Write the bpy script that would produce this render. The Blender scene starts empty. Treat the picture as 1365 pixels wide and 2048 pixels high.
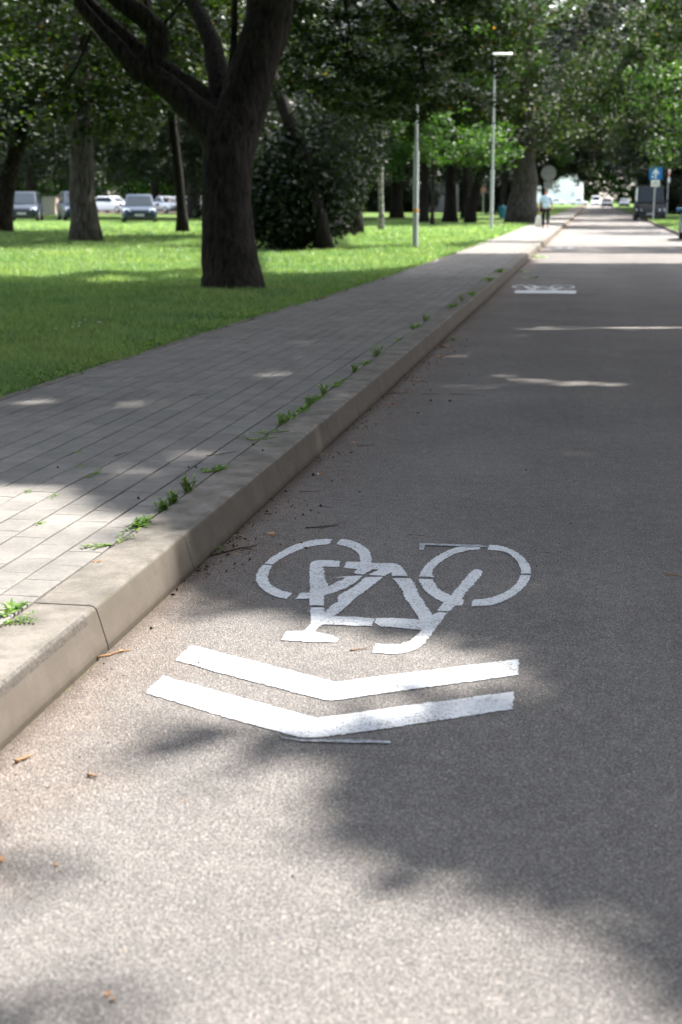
import bpy, bmesh, math, random
import numpy as np
from mathutils import Vector, Matrix
SC = bpy.context.scene
COL = SC.collection
rad = math.radians

# ------------------------------------------------------------------ camera
F, CX, CY, H = 2844.0, 682.5, 1024.0, 1.4          # focal length etc. in photo pixels
VX, VY = 1190.0, 398.0                             # vanishing point of the kerb
TH = math.atan((CY - VY) / F)
PSI = math.atan((VX - CX) / F * math.cos(TH))
cam = bpy.data.objects.new('camera', bpy.data.cameras.new('camera'))
COL.objects.link(cam)
cam.location = (0, 0, H)
cam.rotation_euler = (math.pi / 2 - TH, 0, PSI)
cam.data.sensor_fit = 'VERTICAL'
cam.data.sensor_height = 36
cam.data.lens = 50
cam.data.clip_start = 0.05
cam.data.clip_end = 2000
cam.data.dof.use_dof = True
cam.data.dof.focus_distance = 5.9
cam.data.dof.aperture_fstop = 3.6
SC.camera = cam

# ------------------------------------------------------------------ light
EL, AZ = rad(52), rad(50)                          # azimuth measured from +X towards +Y
SUN = np.array([math.cos(EL) * math.cos(AZ), math.cos(EL) * math.sin(AZ), math.sin(EL)])
w = bpy.data.worlds.new("World"); SC.world = w; w.use_nodes = True
wn = w.node_tree.nodes; wn.clear()
sky = wn.new('ShaderNodeTexSky'); sky.sky_type = 'NISHITA'; sky.sun_disc = False
sky.sun_elevation = EL; sky.sun_rotation = math.pi / 2 - AZ
sky.air_density = 1.0; sky.dust_density = 3.0; sky.ozone_density = 1.0
bg = wn.new('ShaderNodeBackground'); bg.inputs[1].default_value = 0.128
wo = wn.new('ShaderNodeOutputWorld')
hs = wn.new('ShaderNodeHueSaturation'); hs.inputs['Saturation'].default_value = 0.5      # thin bright cloud whitens the sky
w.node_tree.links.new(sky.outputs[0], hs.inputs['Color']); w.node_tree.links.new(hs.outputs[0], bg.inputs[0]); w.node_tree.links.new(bg.outputs[0], wo.inputs[0])
sl = bpy.data.lights.new('sun', 'SUN'); sl.energy = 2.65; sl.angle = rad(0.53); sl.color = (1.0, 0.95, 0.89)
so = bpy.data.objects.new('sun', sl); COL.objects.link(so)
so.rotation_euler = Vector(SUN).to_track_quat('Z', 'Y').to_euler()
SC.view_settings.view_transform = 'Standard'; SC.view_settings.look = 'None'
SC.view_settings.exposure = 2.8; SC.view_settings.gamma = 1
SC.cycles.max_bounces = 8; SC.cycles.diffuse_bounces = 4; SC.cycles.transmission_bounces = 4

# ------------------------------------------------------------------ measuring helpers (photo pixel -> place on the ground)
FH = np.array([-math.sin(PSI), math.cos(PSI), 0.0]); RT = np.array([math.cos(PSI), math.sin(PSI), 0.0])
FW = math.cos(TH) * FH - math.sin(TH) * np.array([0, 0, 1.0]); UP = np.cross(RT, FW)
def ray(x, y): return FW + RT * (x - CX) / F - UP * (y - CY) / F
def gnd(x, y, z=0.0):
    d = ray(x, y); t = (z - H) / d[2]
    return np.array([t * d[0], t * d[1], z])
def at(x, y, dist): return np.array([0, 0, H]) + ray(x, y) * dist
def proj(P):
    v = P - np.array([0, 0, H]); c = v @ FW; c = np.where(c > 0.3, c, np.nan)
    return CX + F * (v @ RT) / c, CY - F * (v @ UP) / c
ZL = 0.14                                          # pavement and lawn level

# ------------------------------------------------------------------ object helpers
def tag(o, label=None, cat=None, group=None, kind=None):
    if label: o['label'] = label
    if cat: o['category'] = cat
    if group: o['group'] = group
    if kind: o['kind'] = kind
    return o
def empty(name, loc, rz=0.0, label=None, cat=None, group=None):
    o = bpy.data.objects.new(name, None); COL.objects.link(o); o.location = loc; o.rotation_euler.z = rz
    o.empty_display_size = 0.1
    return tag(o, label, cat, group)
def mesh_np(name, V, Fq, mat, parent=None, loops=None, smooth=False):
    """fast mesh from numpy: V (n,3), Fq (m,k) equal sized faces"""
    me = bpy.data.meshes.new(name)
    V = np.ascontiguousarray(V, dtype=np.float32); Fq = np.ascontiguousarray(Fq, dtype=np.int32)
    m, k = Fq.shape
    me.vertices.add(len(V)); me.vertices.foreach_set('co', V.ravel())
    me.loops.add(m * k); me.loops.foreach_set('vertex_index', Fq.ravel())
    me.polygons.add(m); me.polygons.foreach_set('loop_start', np.arange(0, m * k, k, dtype=np.int32))
    me.polygons.foreach_set('use_smooth', np.full(m, bool(smooth)))
    me.update(calc_edges=True)
    me.materials.append(mat)
    o = bpy.data.objects.new(name, me); COL.objects.link(o)
    if parent: o.parent = parent
    return o
class MB:
    """collects simple solids, builds ONE mesh"""
    def __init__(s): s.v = []; s.f = []
    def add(s, vs, fs):
        n = len(s.v); s.v += [tuple(v) for v in vs]; s.f += [tuple(i + n for i in f) for f in fs]
    def box(s, c, d, M=None):
        x, y, z = c; a, b, e = [q / 2 for q in d]
        vs = [(x + i * a, y + j * b, z + k * e) for i in (-1, 1) for j in (-1, 1) for k in (-1, 1)]
        if M is not None: vs = [M @ Vector(v) for v in vs]
        s.add(vs, [(0, 1, 3, 2), (4, 6, 7, 5), (0, 4, 5, 1), (2, 3, 7, 6), (0, 2, 6, 4), (1, 5, 7, 3)])
    def tube(s, pts, rs, n=8, jit=0.0, cap=True, rnd=random):
        pts = [Vector(p) for p in pts]; rings = []
        prev = None
        for i, p in enumerate(pts):
            t = (pts[min(i + 1, len(pts) - 1)] - pts[max(i - 1, 0)]).normalized()
            if prev is None: u = t.orthogonal().normalized()
            else: u = (prev - t * prev.dot(t)).normalized()
            prev = u; v = t.cross(u)
            rings.append([p + (u * math.cos(a) + v * math.sin(a)) * rs[i] * (1 + jit * rnd.uniform(-1, 1)) for a in [2 * math.pi * k / n for k in range(n)]])
        vs = [q for r in rings for q in r]; fs = []
        for i in range(len(pts) - 1):
            for k in range(n):
                a = i * n + k; b = i * n + (k + 1) % n
                fs.append((a, b, b + n, a + n))
        if cap: fs.append(tuple(range(n))[::-1]); fs.append(tuple((len(pts) - 1) * n + k for k in range(n)))
        s.add(vs, fs)
    def prism(s, poly, z0, z1, M=None):
        n = len(poly)
        vs = [(x, y, z0) for x, y in poly] + [(x, y, z1) for x, y in poly]
        if M is not None: vs = [M @ Vector(v) for v in vs]
        s.add(vs, [tuple(range(n))[::-1], tuple(range(n, 2 * n))] + [(i, (i + 1) % n, (i + 1) % n + n, i + n) for i in range(n)])
    def build(s, name, mat, parent=None, smooth=False, bevel=0, subsurf=0):
        me = bpy.data.meshes.new(name); me.from_pydata(s.v, [], s.f); me.materials.append(mat)
        if smooth:
            for p in me.polygons: p.use_smooth = True
        me.update()
        o = bpy.data.objects.new(name, me); COL.objects.link(o)
        if parent: o.parent = parent
        if bevel:
            b = o.modifiers.new('b', 'BEVEL'); b.width = bevel; b.segments = 2
        if subsurf:
            b = o.modifiers.new('s', 'SUBSURF'); b.levels = b.render_levels = subsurf
        return o

# ------------------------------------------------------------------ materials
def mat(name, base=(0.5, 0.5, 0.5), rough=0.6, metal=0.0, spec=0.5):
    m = bpy.data.materials.new(name); m.use_nodes = True
    b = m.node_tree.nodes['Principled BSDF']
    b.inputs['Base Color'].default_value = (*base, 1); b.inputs['Roughness'].default_value = rough
    b.inputs['Metallic'].default_value = metal; b.inputs['Specular IOR Level'].default_value = spec
    return m
class N:
    def __init__(s, m): s.t = m.node_tree; s.b = s.t.nodes['Principled BSDF']
    def n(s, typ, **kw):
        x = s.t.nodes.new(typ)
        for k, v in kw.items():
            if k.startswith('_'): setattr(x, k[1:], v)
            else:
                key = int(k[1:]) if k[0] == 'i' and k[1:].isdigit() else k
                x.inputs[key].default_value = v
        return x
    def l(s, a, b): s.t.links.new(a, b)
    def coord(s, scale=(1, 1, 1)):
        g = s.n('ShaderNodeNewGeometry'); mp = s.n('ShaderNodeMapping'); mp.inputs['Scale'].default_value = scale
        s.l(g.outputs['Position'], mp.inputs['Vector']); return mp.outputs[0]
    def noise(s, scale, vec=None, detail=3, rough=0.55):
        x = s.n('ShaderNodeTexNoise'); x.inputs['Scale'].default_value = scale; x.inputs['Detail'].default_value = detail
        x.inputs['Roughness'].default_value = rough
        if vec is not None: s.l(vec, x.inputs['Vector'])
        return x.outputs['Fac']
    def ramp(s, fac, stops):
        r = s.n('ShaderNodeValToRGB'); e = r.color_ramp.elements
        while len(e) < len(stops): e.new(0.5)
        for q, (p, c) in zip(e, stops): q.position = p; q.color = (*c, 1) if len(c) == 3 else c
        s.l(fac, r.inputs[0]); return r.outputs[0]
    def mix(s, fac, a, b, mode='MIX'):
        x = s.n('ShaderNodeMix', _data_type='RGBA', _blend_type=mode)
        for sock, v in ((x.inputs[0], fac), (x.inputs[6], a), (x.inputs[7], b)):
            if isinstance(v, (int, float)): sock.default_value = v
            elif isinstance(v, tuple): sock.default_value = (*v, 1)
            else: s.l(v, sock)
        return x.outputs[2]
    def math(s, op, a, b=0.0, c=0.0):
        x = s.n('ShaderNodeMath', _operation=op)
        for i, v in enumerate((a, b, c)):
            if isinstance(v, (int, float)): x.inputs[i].default_value = v
            else: s.l(v, x.inputs[i])
        return x.outputs[0]
    def bump(s, h, strength, dist):
        x = s.n('ShaderNodeBump'); x.inputs['Strength'].default_value = strength; x.inputs['Distance'].default_value = dist
        s.l(h, x.inputs['Height']); s.l(x.outputs[0], s.b.inputs['Normal'])
def g3(v): return (v, v, v)

def asphalt_mat():
    m = mat('asphalt', rough=1.0, spec=0.04); n = N(m); P = n.coord()
    vo = n.n('ShaderNodeTexVoronoi', Scale=270.0); n.l(P, vo.inputs['Vector'])
    vo2 = n.n('ShaderNodeTexVoronoi', Scale=120.0); n.l(P, vo2.inputs['Vector'])
    sep = n.n('ShaderNodeSeparateColor'); n.l(vo.outputs['Color'], sep.inputs[0])
    sep2 = n.n('ShaderNodeSeparateColor'); n.l(vo2.outputs['Color'], sep2.inputs[0])
    stone = n.ramp(sep.outputs[0], [(0.0, (0.11, 0.105, 0.10)), (0.5, (0.185, 0.176, 0.167)), (0.88, (0.245, 0.228, 0.215)), (1.0, (0.39, 0.36, 0.33))])
    stone = n.mix(n.math('MULTIPLY', sep2.outputs[1], 0.3), stone, (0.12, 0.115, 0.11))
    pit = n.ramp(n.noise(150, P, 2), [(0.36, g3(0.5)), (0.52, g3(1.02))])
    c = n.mix(0.8, stone, pit, 'MULTIPLY')
    big = n.ramp(n.noise(0.9, P, 5, 0.62), [(0.3, (0.86, 0.86, 0.87)), (0.7, (1.08, 1.07, 1.06))])
    c = n.mix(1.0, c, big, 'MULTIPLY')
    med = n.ramp(n.noise(14, P, 3), [(0.3, (0.9, 0.9, 0.9)), (0.7, (1.06, 1.06, 1.06))])
    c = n.mix(1.0, c, med, 'MULTIPLY')
    TR = n.coord((1.1, .05, 1)); tr = n.ramp(n.noise(1.0, TR, 3), [(0.35, g3(0.93)), (0.65, g3(1.05))]); c = n.mix(1.0, c, tr, 'MULTIPLY')      # wheel tracks
    oil = n.ramp(n.noise(2.3, P, 5, .7), [(0.66, g3(1)), (0.74, g3(.86))]); c = n.mix(1.0, c, oil, 'MULTIPLY')
    # brown silt washed along the kerb
    sx = n.n('ShaderNodeSeparateXYZ'); n.l(P, sx.inputs[0])
    d = n.math('SUBTRACT', sx.outputs[0], -1.47)
    k = n.ramp(n.math('ADD', d, n.math('MULTIPLY', n.math('SUBTRACT', n.noise(3.0, P, 5, 0.65), 0.5), 0.9)), [(0.0, g3(1)), (0.42, g3(0.0))])
    c = n.mix(n.math('MULTIPLY', k, 0.6), c, n.mix(1.0, c, (1.08, 0.93, 0.82), 'MULTIPLY'))
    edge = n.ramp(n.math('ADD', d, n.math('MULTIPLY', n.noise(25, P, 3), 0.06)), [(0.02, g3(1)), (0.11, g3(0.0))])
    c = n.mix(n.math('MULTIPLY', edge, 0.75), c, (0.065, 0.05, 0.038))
    n.l(c, n.b.inputs['Base Color'])
    n.bump(n.math('ADD', vo.outputs['Distance'], n.noise(140, P, 2)), 0.75, 0.004)
    return m
def paint_mat():
    m = mat('road_paint', rough=0.55, spec=0.4); n = N(m); P = n.coord()
    vo = n.n('ShaderNodeTexVoronoi', Scale=210.0); n.l(P, vo.inputs['Vector'])
    c = n.ramp(n.noise(60, P, 4), [(0.3, (0.44, 0.46, 0.48)), (0.7, (0.60, 0.615, 0.63))])
    chip = n.ramp(n.math('ADD', n.noise(170, P, 2), n.math('MULTIPLY', n.noise(7, P, 3), .35)), [(0.55, g3(1)), (0.59, g3(0))])
    c = n.mix(chip, c, (0.15, 0.145, 0.14))
    n.l(c, n.b.inputs['Base Color']); n.bump(n.math('ADD', vo.outputs['Distance'], n.noise(120, P, 2)), 0.55, 0.003)
    return m
def thin_paint_mat():
    m = mat('thin_overspray', rough=0.7); n = N(m); P = n.coord()
    c = n.mix(n.ramp(n.noise(70, P, 4), [(0.4, g3(0)), (0.62, g3(1))]), (0.17, 0.172, 0.175), (0.32, 0.35, 0.38))
    n.l(c, n.b.inputs['Base Color']); return m
def concrete_mat(name, base, grime, tone=1.0):
    m = mat(name, rough=0.95, spec=0.1); n = N(m); P = n.coord()
    oi = n.n('ShaderNodeNewGeometry')
    c = n.mix(n.ramp(n.noise(6, P, 6, 0.65), [(0.36, g3(0)), (0.62, g3(1))]), base, grime)
    c = n.mix(1.0, c, n.ramp(n.noise(1.1, P, 5, .7), [(0.3, g3(.84)), (0.68, g3(1.12))]), 'MULTIPLY')
    sp = n.ramp(n.noise(420, P, 2), [(0.3, g3(0.72)), (0.7, g3(1.2))]); c = n.mix(1.0, c, sp, 'MULTIPLY')
    sp = n.ramp(n.noise(60, P, 3), [(0.3, g3(0.9)), (0.7, g3(1.07))]); c = n.mix(1.0, c, sp, 'MULTIPLY')
    isl = n.ramp(oi.outputs['Random Per Island'], [(0, g3(0.9)), (1, g3(1.08))]); c = n.mix(1.0, c, isl, 'MULTIPLY')
    return m, n, P, c
def paver_mat():
    m, n, P, c = concrete_mat('concrete_paver', (0.215, 0.205, 0.19), (0.175, 0.168, 0.156))
    Q = n.coord((4, 26, 1))
    c = n.mix(n.math('MULTIPLY', n.ramp(n.noise(1.6, Q, 4), [(0.52, g3(0)), (0.8, g3(1))]), 0.35), c, (0.11, 0.105, 0.1))
    n.l(c, n.b.inputs['Base Color']); n.bump(n.noise(380, P, 3), 0.6, 0.002); return m
def kerb_mat():
    m, n, P, c = concrete_mat('kerb_concrete', (0.215, 0.197, 0.176), (0.13, 0.12, 0.104))
    # vertical runs of dirt on the face, moss on the arris
    sx = n.n('ShaderNodeSeparateXYZ'); n.l(P, sx.inputs[0])
    Q = n.coord((1, 14, 1.2)); face = n.ramp(sx.outputs[0], [(0, g3(0)), (1, g3(1))])
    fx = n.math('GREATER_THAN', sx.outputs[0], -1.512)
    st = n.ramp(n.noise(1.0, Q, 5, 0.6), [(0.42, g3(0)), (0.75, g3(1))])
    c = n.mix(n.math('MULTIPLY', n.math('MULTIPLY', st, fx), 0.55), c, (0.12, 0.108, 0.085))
    c = n.mix(n.math('MULTIPLY', fx, 0.75), c, (0.09, 0.074, 0.06))  # overall face grime, deepened so the colour carries the face's shade
    low = n.ramp(n.math('ADD', sx.outputs[2], n.math('MULTIPLY', n.noise(20, P, 3), 0.03)), [(0.012, g3(1)), (0.05, g3(0))])
    c = n.mix(n.math('MULTIPLY', low, 0.8), c, (0.06, 0.05, 0.038))
    ar = n.math('MULTIPLY', n.math('LESS_THAN', n.math('ABSOLUTE', n.math('ADD', sx.outputs[0], 1.513)), 0.018), n.ramp(n.noise(5, P, 5, 0.7), [(0.48, g3(0)), (0.62, g3(1))]))
    c = n.mix(n.math('MULTIPLY', ar, 0.3), c, (0.075, 0.075, 0.055))
    # rubber scuff on the near stone's arris
    sc = n.math('MULTIPLY', n.math('LESS_THAN', n.math('ABSOLUTE', n.math('ADD', sx.outputs[0], 1.512)), 0.009), n.math('LESS_THAN', sx.outputs[1], 4.05))
    sc = n.math('MULTIPLY', sc, n.ramp(n.noise(70, P, 4, .7), [(0.38, g3(0.0)), (0.6, g3(1))]))
    c = n.mix(n.math('MULTIPLY', sc, 0.6), c, (0.035, 0.035, 0.038))
    n.l(c, n.b.inputs['Base Color']); n.bump(n.noise(300, P, 3), 0.6, 0.002); return m
def dirt_mat():
    m = mat('joint_dirt', rough=0.95, spec=0.1); n = N(m); P = n.coord()
    c = n.ramp(n.noise(60, P, 4), [(0.3, (0.035, 0.028, 0.02)), (0.6, (0.09, 0.075, 0.05)), (0.8, (0.14, 0.11, 0.08))])
    mo = n.ramp(n.noise(5, P, 4), [(0.52, g3(0)), (0.62, g3(1))])
    c = n.mix(n.math('MULTIPLY', mo, 0.6), c, (0.10, 0.115, 0.035))
    n.l(c, n.b.inputs['Base Color']); return m
def lawn_mat():
    m = mat('lawn_soil', rough=0.95, spec=0.1); n = N(m); P = n.coord()
    c = n.ramp(n.noise(1.3, P, 5, 0.6), [(0.3, (0.045, 0.085, 0.018)), (0.55, (0.075, 0.125, 0.025)), (0.75, (0.12, 0.16, 0.045))])
    s = n.ramp(n.noise(45, P, 3), [(0.3, g3(0.55)), (0.7, g3(1.35))])
    c = n.mix(1.0, c, s, 'MULTIPLY'); n.l(c, n.b.inputs['Base Color']); n.bump(n.noise(30, P, 3), 0.8, 0.03); return m
def leaf_mat(name, stops, trans=0.42, tint=(1.5, 1.75, 0.6), rough=0.5, spec=0.25, patch=False):
    m = mat(name, rough=rough, spec=spec); n = N(m)
    g = n.n('ShaderNodeNewGeometry'); c = n.ramp(g.outputs['Random Per Island'], stops)
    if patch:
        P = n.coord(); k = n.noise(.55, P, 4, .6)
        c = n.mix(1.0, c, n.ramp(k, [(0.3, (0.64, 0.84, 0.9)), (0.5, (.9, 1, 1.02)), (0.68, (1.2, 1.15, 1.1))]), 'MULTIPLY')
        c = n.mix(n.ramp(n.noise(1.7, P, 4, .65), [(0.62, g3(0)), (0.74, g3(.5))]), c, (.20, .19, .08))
    n.l(c, n.b.inputs['Base Color'])
    t = n.n('ShaderNodeBsdfTranslucent'); n.l(n.mix(1.0, c, tint, 'MULTIPLY'), t.inputs[0])
    mx = n.n('ShaderNodeMixShader'); mx.inputs[0].default_value = trans
    n.l(n.b.outputs[0], mx.inputs[1]); n.l(t.outputs[0], mx.inputs[2])
    n.l(mx.outputs[0], n.t.nodes['Material Output'].inputs[0]); return m
def bark_mat(name, a, b, sz=(5, 5, 1.1), scale=3.0, bump=0.05):
    m = mat(name, rough=0.92, spec=0.15); n = N(m)
    tc = n.n('ShaderNodeTexCoord'); mp = n.n('ShaderNodeMapping'); mp.inputs['Scale'].default_value = sz; n.l(tc.outputs['Object'], mp.inputs[0])
    h = n.noise(scale, mp.outputs[0], 6, 0.7)
    P = n.coord(); c = n.mix(n.ramp(h, [(0.35, g3(0)), (0.65, g3(1))]), a, b)
    c = n.mix(1.0, c, n.ramp(n.noise(2, P, 4), [(0.3, g3(0.75)), (0.7, g3(1.2))]), 'MULTIPLY')
    n.l(c, n.b.inputs['Base Color']); n.bump(h, 1.0, bump); return m
def noisy(name, base, rough=0.6, metal=0.0, amt=0.18, scale=12.0, spec=0.5):
    m = mat(name, base, rough, metal, spec); n = N(m); P = n.coord()
    c = n.mix(1.0, base, n.ramp(n.noise(scale, P, 4), [(0.3, g3(1 - amt)), (0.7, g3(1 + amt * 0.6))]), 'MULTIPLY')
    n.l(c, n.b.inputs['Base Color']); return m
def lump(o, s=1.0): return o
M = {}
M['asphalt'] = asphalt_mat(); M['paint'] = paint_mat(); M['thin'] = thin_paint_mat()
M['paver'] = paver_mat(); M['kerb'] = kerb_mat(); M['dirt'] = dirt_mat(); M['lawn'] = lawn_mat()
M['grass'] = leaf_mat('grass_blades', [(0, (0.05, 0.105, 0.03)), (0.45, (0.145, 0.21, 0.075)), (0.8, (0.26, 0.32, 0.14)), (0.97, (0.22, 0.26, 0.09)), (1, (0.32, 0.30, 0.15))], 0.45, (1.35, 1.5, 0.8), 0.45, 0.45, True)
M['leaf'] = leaf_mat('leaf_green', [(0, (0.0068, 0.015, 0.0041)), (0.5, (0.0136, 0.0258, 0.0068)), (0.9, (0.0306, 0.0476, 0.0109)), (0.992, (0.0612, 0.0748, 0.017)), (1, (0.238, 0.1088, 0.0272))])
M['leaf_grey'] = leaf_mat('leaf_grey_green', [(0, (0.0083, 0.015, 0.0075)), (0.5, (0.0158, 0.0255, 0.0135)), (0.99, (0.045, 0.06, 0.0338)), (1, (0.15, 0.09, 0.03))], 0.28, (1.4, 1.6, 0.6), 0.42, 0.5)
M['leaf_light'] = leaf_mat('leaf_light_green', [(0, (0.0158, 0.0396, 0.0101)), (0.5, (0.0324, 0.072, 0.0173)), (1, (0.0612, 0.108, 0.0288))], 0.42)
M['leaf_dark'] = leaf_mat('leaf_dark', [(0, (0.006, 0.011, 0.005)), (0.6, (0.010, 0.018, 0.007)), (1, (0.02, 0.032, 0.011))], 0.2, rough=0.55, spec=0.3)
M['leaf_weep'] = leaf_mat('leaf_weeping', [(0, (0.0072, 0.0192, 0.006)), (0.6, (0.0144, 0.0312, 0.0078)), (1, (0.036, 0.051, 0.0084))], 0.45)
M['leaf_far'] = leaf_mat('leaf_far', [(0, (0.012, 0.03, 0.008)), (1, (0.04, 0.07, 0.018))], 0.3, (1.2, 1.5, 0.6), 0.9, 0.0)
M['weed'] = leaf_mat('weed_leaf', [(0, (0.055, 0.11, 0.035)), (0.5, (0.12, 0.22, 0.05)), (1, (0.26, 0.34, 0.10))], 0.35)
M['stem'] = noisy('weed_stem', (0.16, 0.14, 0.06), 0.7)
M['bark'] = bark_mat('dark_bark', (0.006, 0.005, 0.0045), (0.055, 0.046, 0.038), scale=3.2, bump=.14)
M['bark_deep'] = bark_mat('shaded_bark', (0.005, 0.0045, 0.004), (0.02, 0.017, 0.014), scale=2.0, bump=.08)  # darker bark; the deep shade on these trunks is put into its colour
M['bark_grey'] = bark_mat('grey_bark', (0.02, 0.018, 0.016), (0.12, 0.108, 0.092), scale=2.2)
M['bark_birch'] = bark_mat('birch_bark', (0.03, 0.028, 0.026), (0.42, 0.40, 0.37), (1, 1, 4), 3.0, 0.01)
M['twig'] = bark_mat('twig_bark', (0.03, 0.022, 0.018), (0.12, 0.085, 0.06), (20, 20, 20), 5, 0.001)
M['dry'] = leaf_mat('dry_leaf', [(0, (0.16, 0.08, 0.035)), (0.5, (0.28, 0.15, 0.07)), (1, (0.42, 0.30, 0.18))], 0.15, (1, 1, 1), 0.8, 0.1)
M['seed'] = leaf_mat('litter_bits', [(0, (0.03, 0.02, 0.015)), (0.35, (0.10, 0.06, 0.035)), (0.7, (0.24, 0.15, 0.09)), (1, (0.50, 0.42, 0.32))], 0.05, (1, 1, 1), 0.9, 0.1)
M['litter'] = leaf_mat('rotting_leaves', [(0, (0.012, 0.009, 0.007)), (0.6, (0.04, 0.025, 0.016)), (0.9, (0.12, 0.065, 0.035)), (1, (0.3, 0.2, 0.12))], 0.05, (1, 1, 1), 0.9, 0.1)
M['black'] = noisy('black_berry', (0.01, 0.009, 0.012), 0.5)
M['butt'] = noisy('cork_paper', (0.62, 0.24, 0.07), 0.8); M['white_paper'] = noisy('white_paper', (0.75, 0.72, 0.66), 0.8)
M['galv'] = noisy('galvanised_steel', (0.42, 0.44, 0.45), 0.45, 0.6); M['rust'] = noisy('orange_tape', (0.75, 0.33, 0.03), 0.5)
M['white'] = noisy('white_enamel', (0.8, 0.8, 0.8), 0.35, amt=0.06); M['sign_back'] = noisy('sign_back_grey', (0.3, 0.32, 0.32), 0.6)
M['blue'] = noisy('sign_blue', (0.01, 0.16, 0.48), 0.35, amt=0.06); M['red'] = noisy('sign_red', (0.6, 0.04, 0.03), 0.4, amt=0.08)
M['ink'] = noisy('black_ink', (0.02, 0.02, 0.02), 0.5)
M['glass'] = mat('car_glass', (0.015, 0.022, 0.028), 0.08, 0.0, 0.15)
M['tyre'] = noisy('tyre_rubber', (0.02, 0.02, 0.02), 0.85); M['rim'] = noisy('alloy_rim', (0.45, 0.45, 0.46), 0.3, 0.8)
M['lampglass'] = mat('headlight_glass', (0.75, 0.78, 0.8), 0.12, 0.2); M['tail'] = mat('tail_light', (0.45, 0.015, 0.01), 0.15)
M['plate'] = noisy('plate_grey', (.3, .3, .29), .5); M['trim'] = noisy('black_trim', (0.02, 0.02, 0.022), 0.5)

# ------------------------------------------------------------------ where the sun reaches the ground (photo outlines of the sunny patches)
LIT = [
 [(-300,1480),(0,1500),(70,1455),(150,1430),(205,1400),(240,1430),(190,1480),(225,1505),(300,1525),(400,1545),(520,1530),(640,1520),(745,1545),(705,1590),(765,1645),(880,1680),(1010,1700),(1130,1745),(1260,1805),(1350,1870),(1500,1960),(1500,2190),(1300,2110),(1100,2080),(1000,2110),(940,2500),(-600,2500)],
 [(-200,995),(0,1002),(110,1014),(180,1036),(280,1076),(345,1102),(420,1168),(520,1172),(640,1202),(760,1226),(900,1242),(1020,1270),(1080,1300),(900,1322),(720,1375),(600,1392),(450,1368),(330,1340),(250,1335),(190,1360),(120,1400),(60,1430),(0,1465),(-200,1560),(-400,1100)],
 [(10,817),(130,820),(130,838),(10,836)], [(170,826),(335,816),(335,835),(210,845)], [(495,763),(565,763),(565,777),(495,777)],
 [(985,726),(1070,731),(1070,740),(995,739)], [(1040,736),(1170,743),(1295,748),(1295,754),(1120,753),(1040,747)], [(880,748),(1005,752),(1005,757),(880,757)], [(905,694),(1000,697),(1000,701),(905,699)], [(1010,642),(1380,640),(1380,645),(1010,646)],
 [(1090,500),(1500,503),(1500,520),(1070,520)], [(900,513),(1068,513),(1086,491),(958,490)],
 [(1115,462),(1500,462),(1500,488),(1098,488)], [(985,482),(1098,482),(1130,456),(1040,456)],
 [(1130,443),(1310,443),(1310,451),(1120,451)], [(1140,405),(1262,405),(1275,432),(1145,432)],
 [(1290,438),(1352,438),(1352,450),(1290,452)], [(1320,455),(1400,455),(1400,472),(1330,468)],
 [(-100,507),(402,504),(402,548),(300,556),(200,552),(100,566),(-100,562)], [(515,513),(690,508),(880,498),(915,503),(870,530),(800,545),(700,556),(530,560)],
 [(690,499),(880,499),(985,482),(1060,455),(1060,446),(900,444),(740,456),(680,472)], [(190,468),(402,465),(402,476),(190,478)], [(85,424),(402,424),(402,447),(85,447)],
]
DARK = [[(-100,1608),(60,1605),(160,1640),(60,1677),(-100,1672)],
 [(-50,1825),(60,1825),(165,1875),(262,1960),(262,2080),(215,2080),(205,1985),(130,1915),(50,1862),(-50,1862)],
 [(-50,1890),(30,1905),(115,1985),(165,2080),(75,2080),(0,1955),(-50,1935)],
 [(140,1100),(235,1095),(262,1112),(160,1124)]]
SEMI = [([(40,1440),(200,1370),(330,1350),(560,1410),(700,1430),(760,1490),(740,1590),(500,1600),(200,1560),(0,1520)], .93), ([(600,1190),(800,1205),(1010,1240),(1120,1290),(1040,1340),(900,1350),(800,1300)], .85), ([(300,930),(420,925),(420,965),(280,975)], .88), ([(180,955),(330,960),(330,1000),(60,1010)], .85)]
LITVOL = [(np.array([2.3, 44.5, 4.0]), 1.9), (np.array([-6.5, 58, 3.2]), 2.6), (np.array([-9.5, 58, 3.0]), 2.0), (np.array([-4.7, 24.6, 3.5]), .55), (np.array([-5.2, 24.2, 4.4]), .5), (np.array([-3.9, 25, 4.2]), .4), (np.array([-2.0, 73, 4.2]), 2.4), (np.array([-8.6, 21, 3.6]), .6), (np.array([2.5, 50, 7.0]), 1.3)]
def inside(px, py, poly):
    r = np.zeros(px.shape, bool); n = len(poly)
    for i in range(n):
        x1, y1 = poly[i]; x2, y2 = poly[(i + 1) % n]
        if y1 == y2: continue
        c = (y1 > py) != (y2 > py)
        r ^= c & (px < (x2 - x1) * (py - y1) / (y2 - y1) + x1)
    return r
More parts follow.
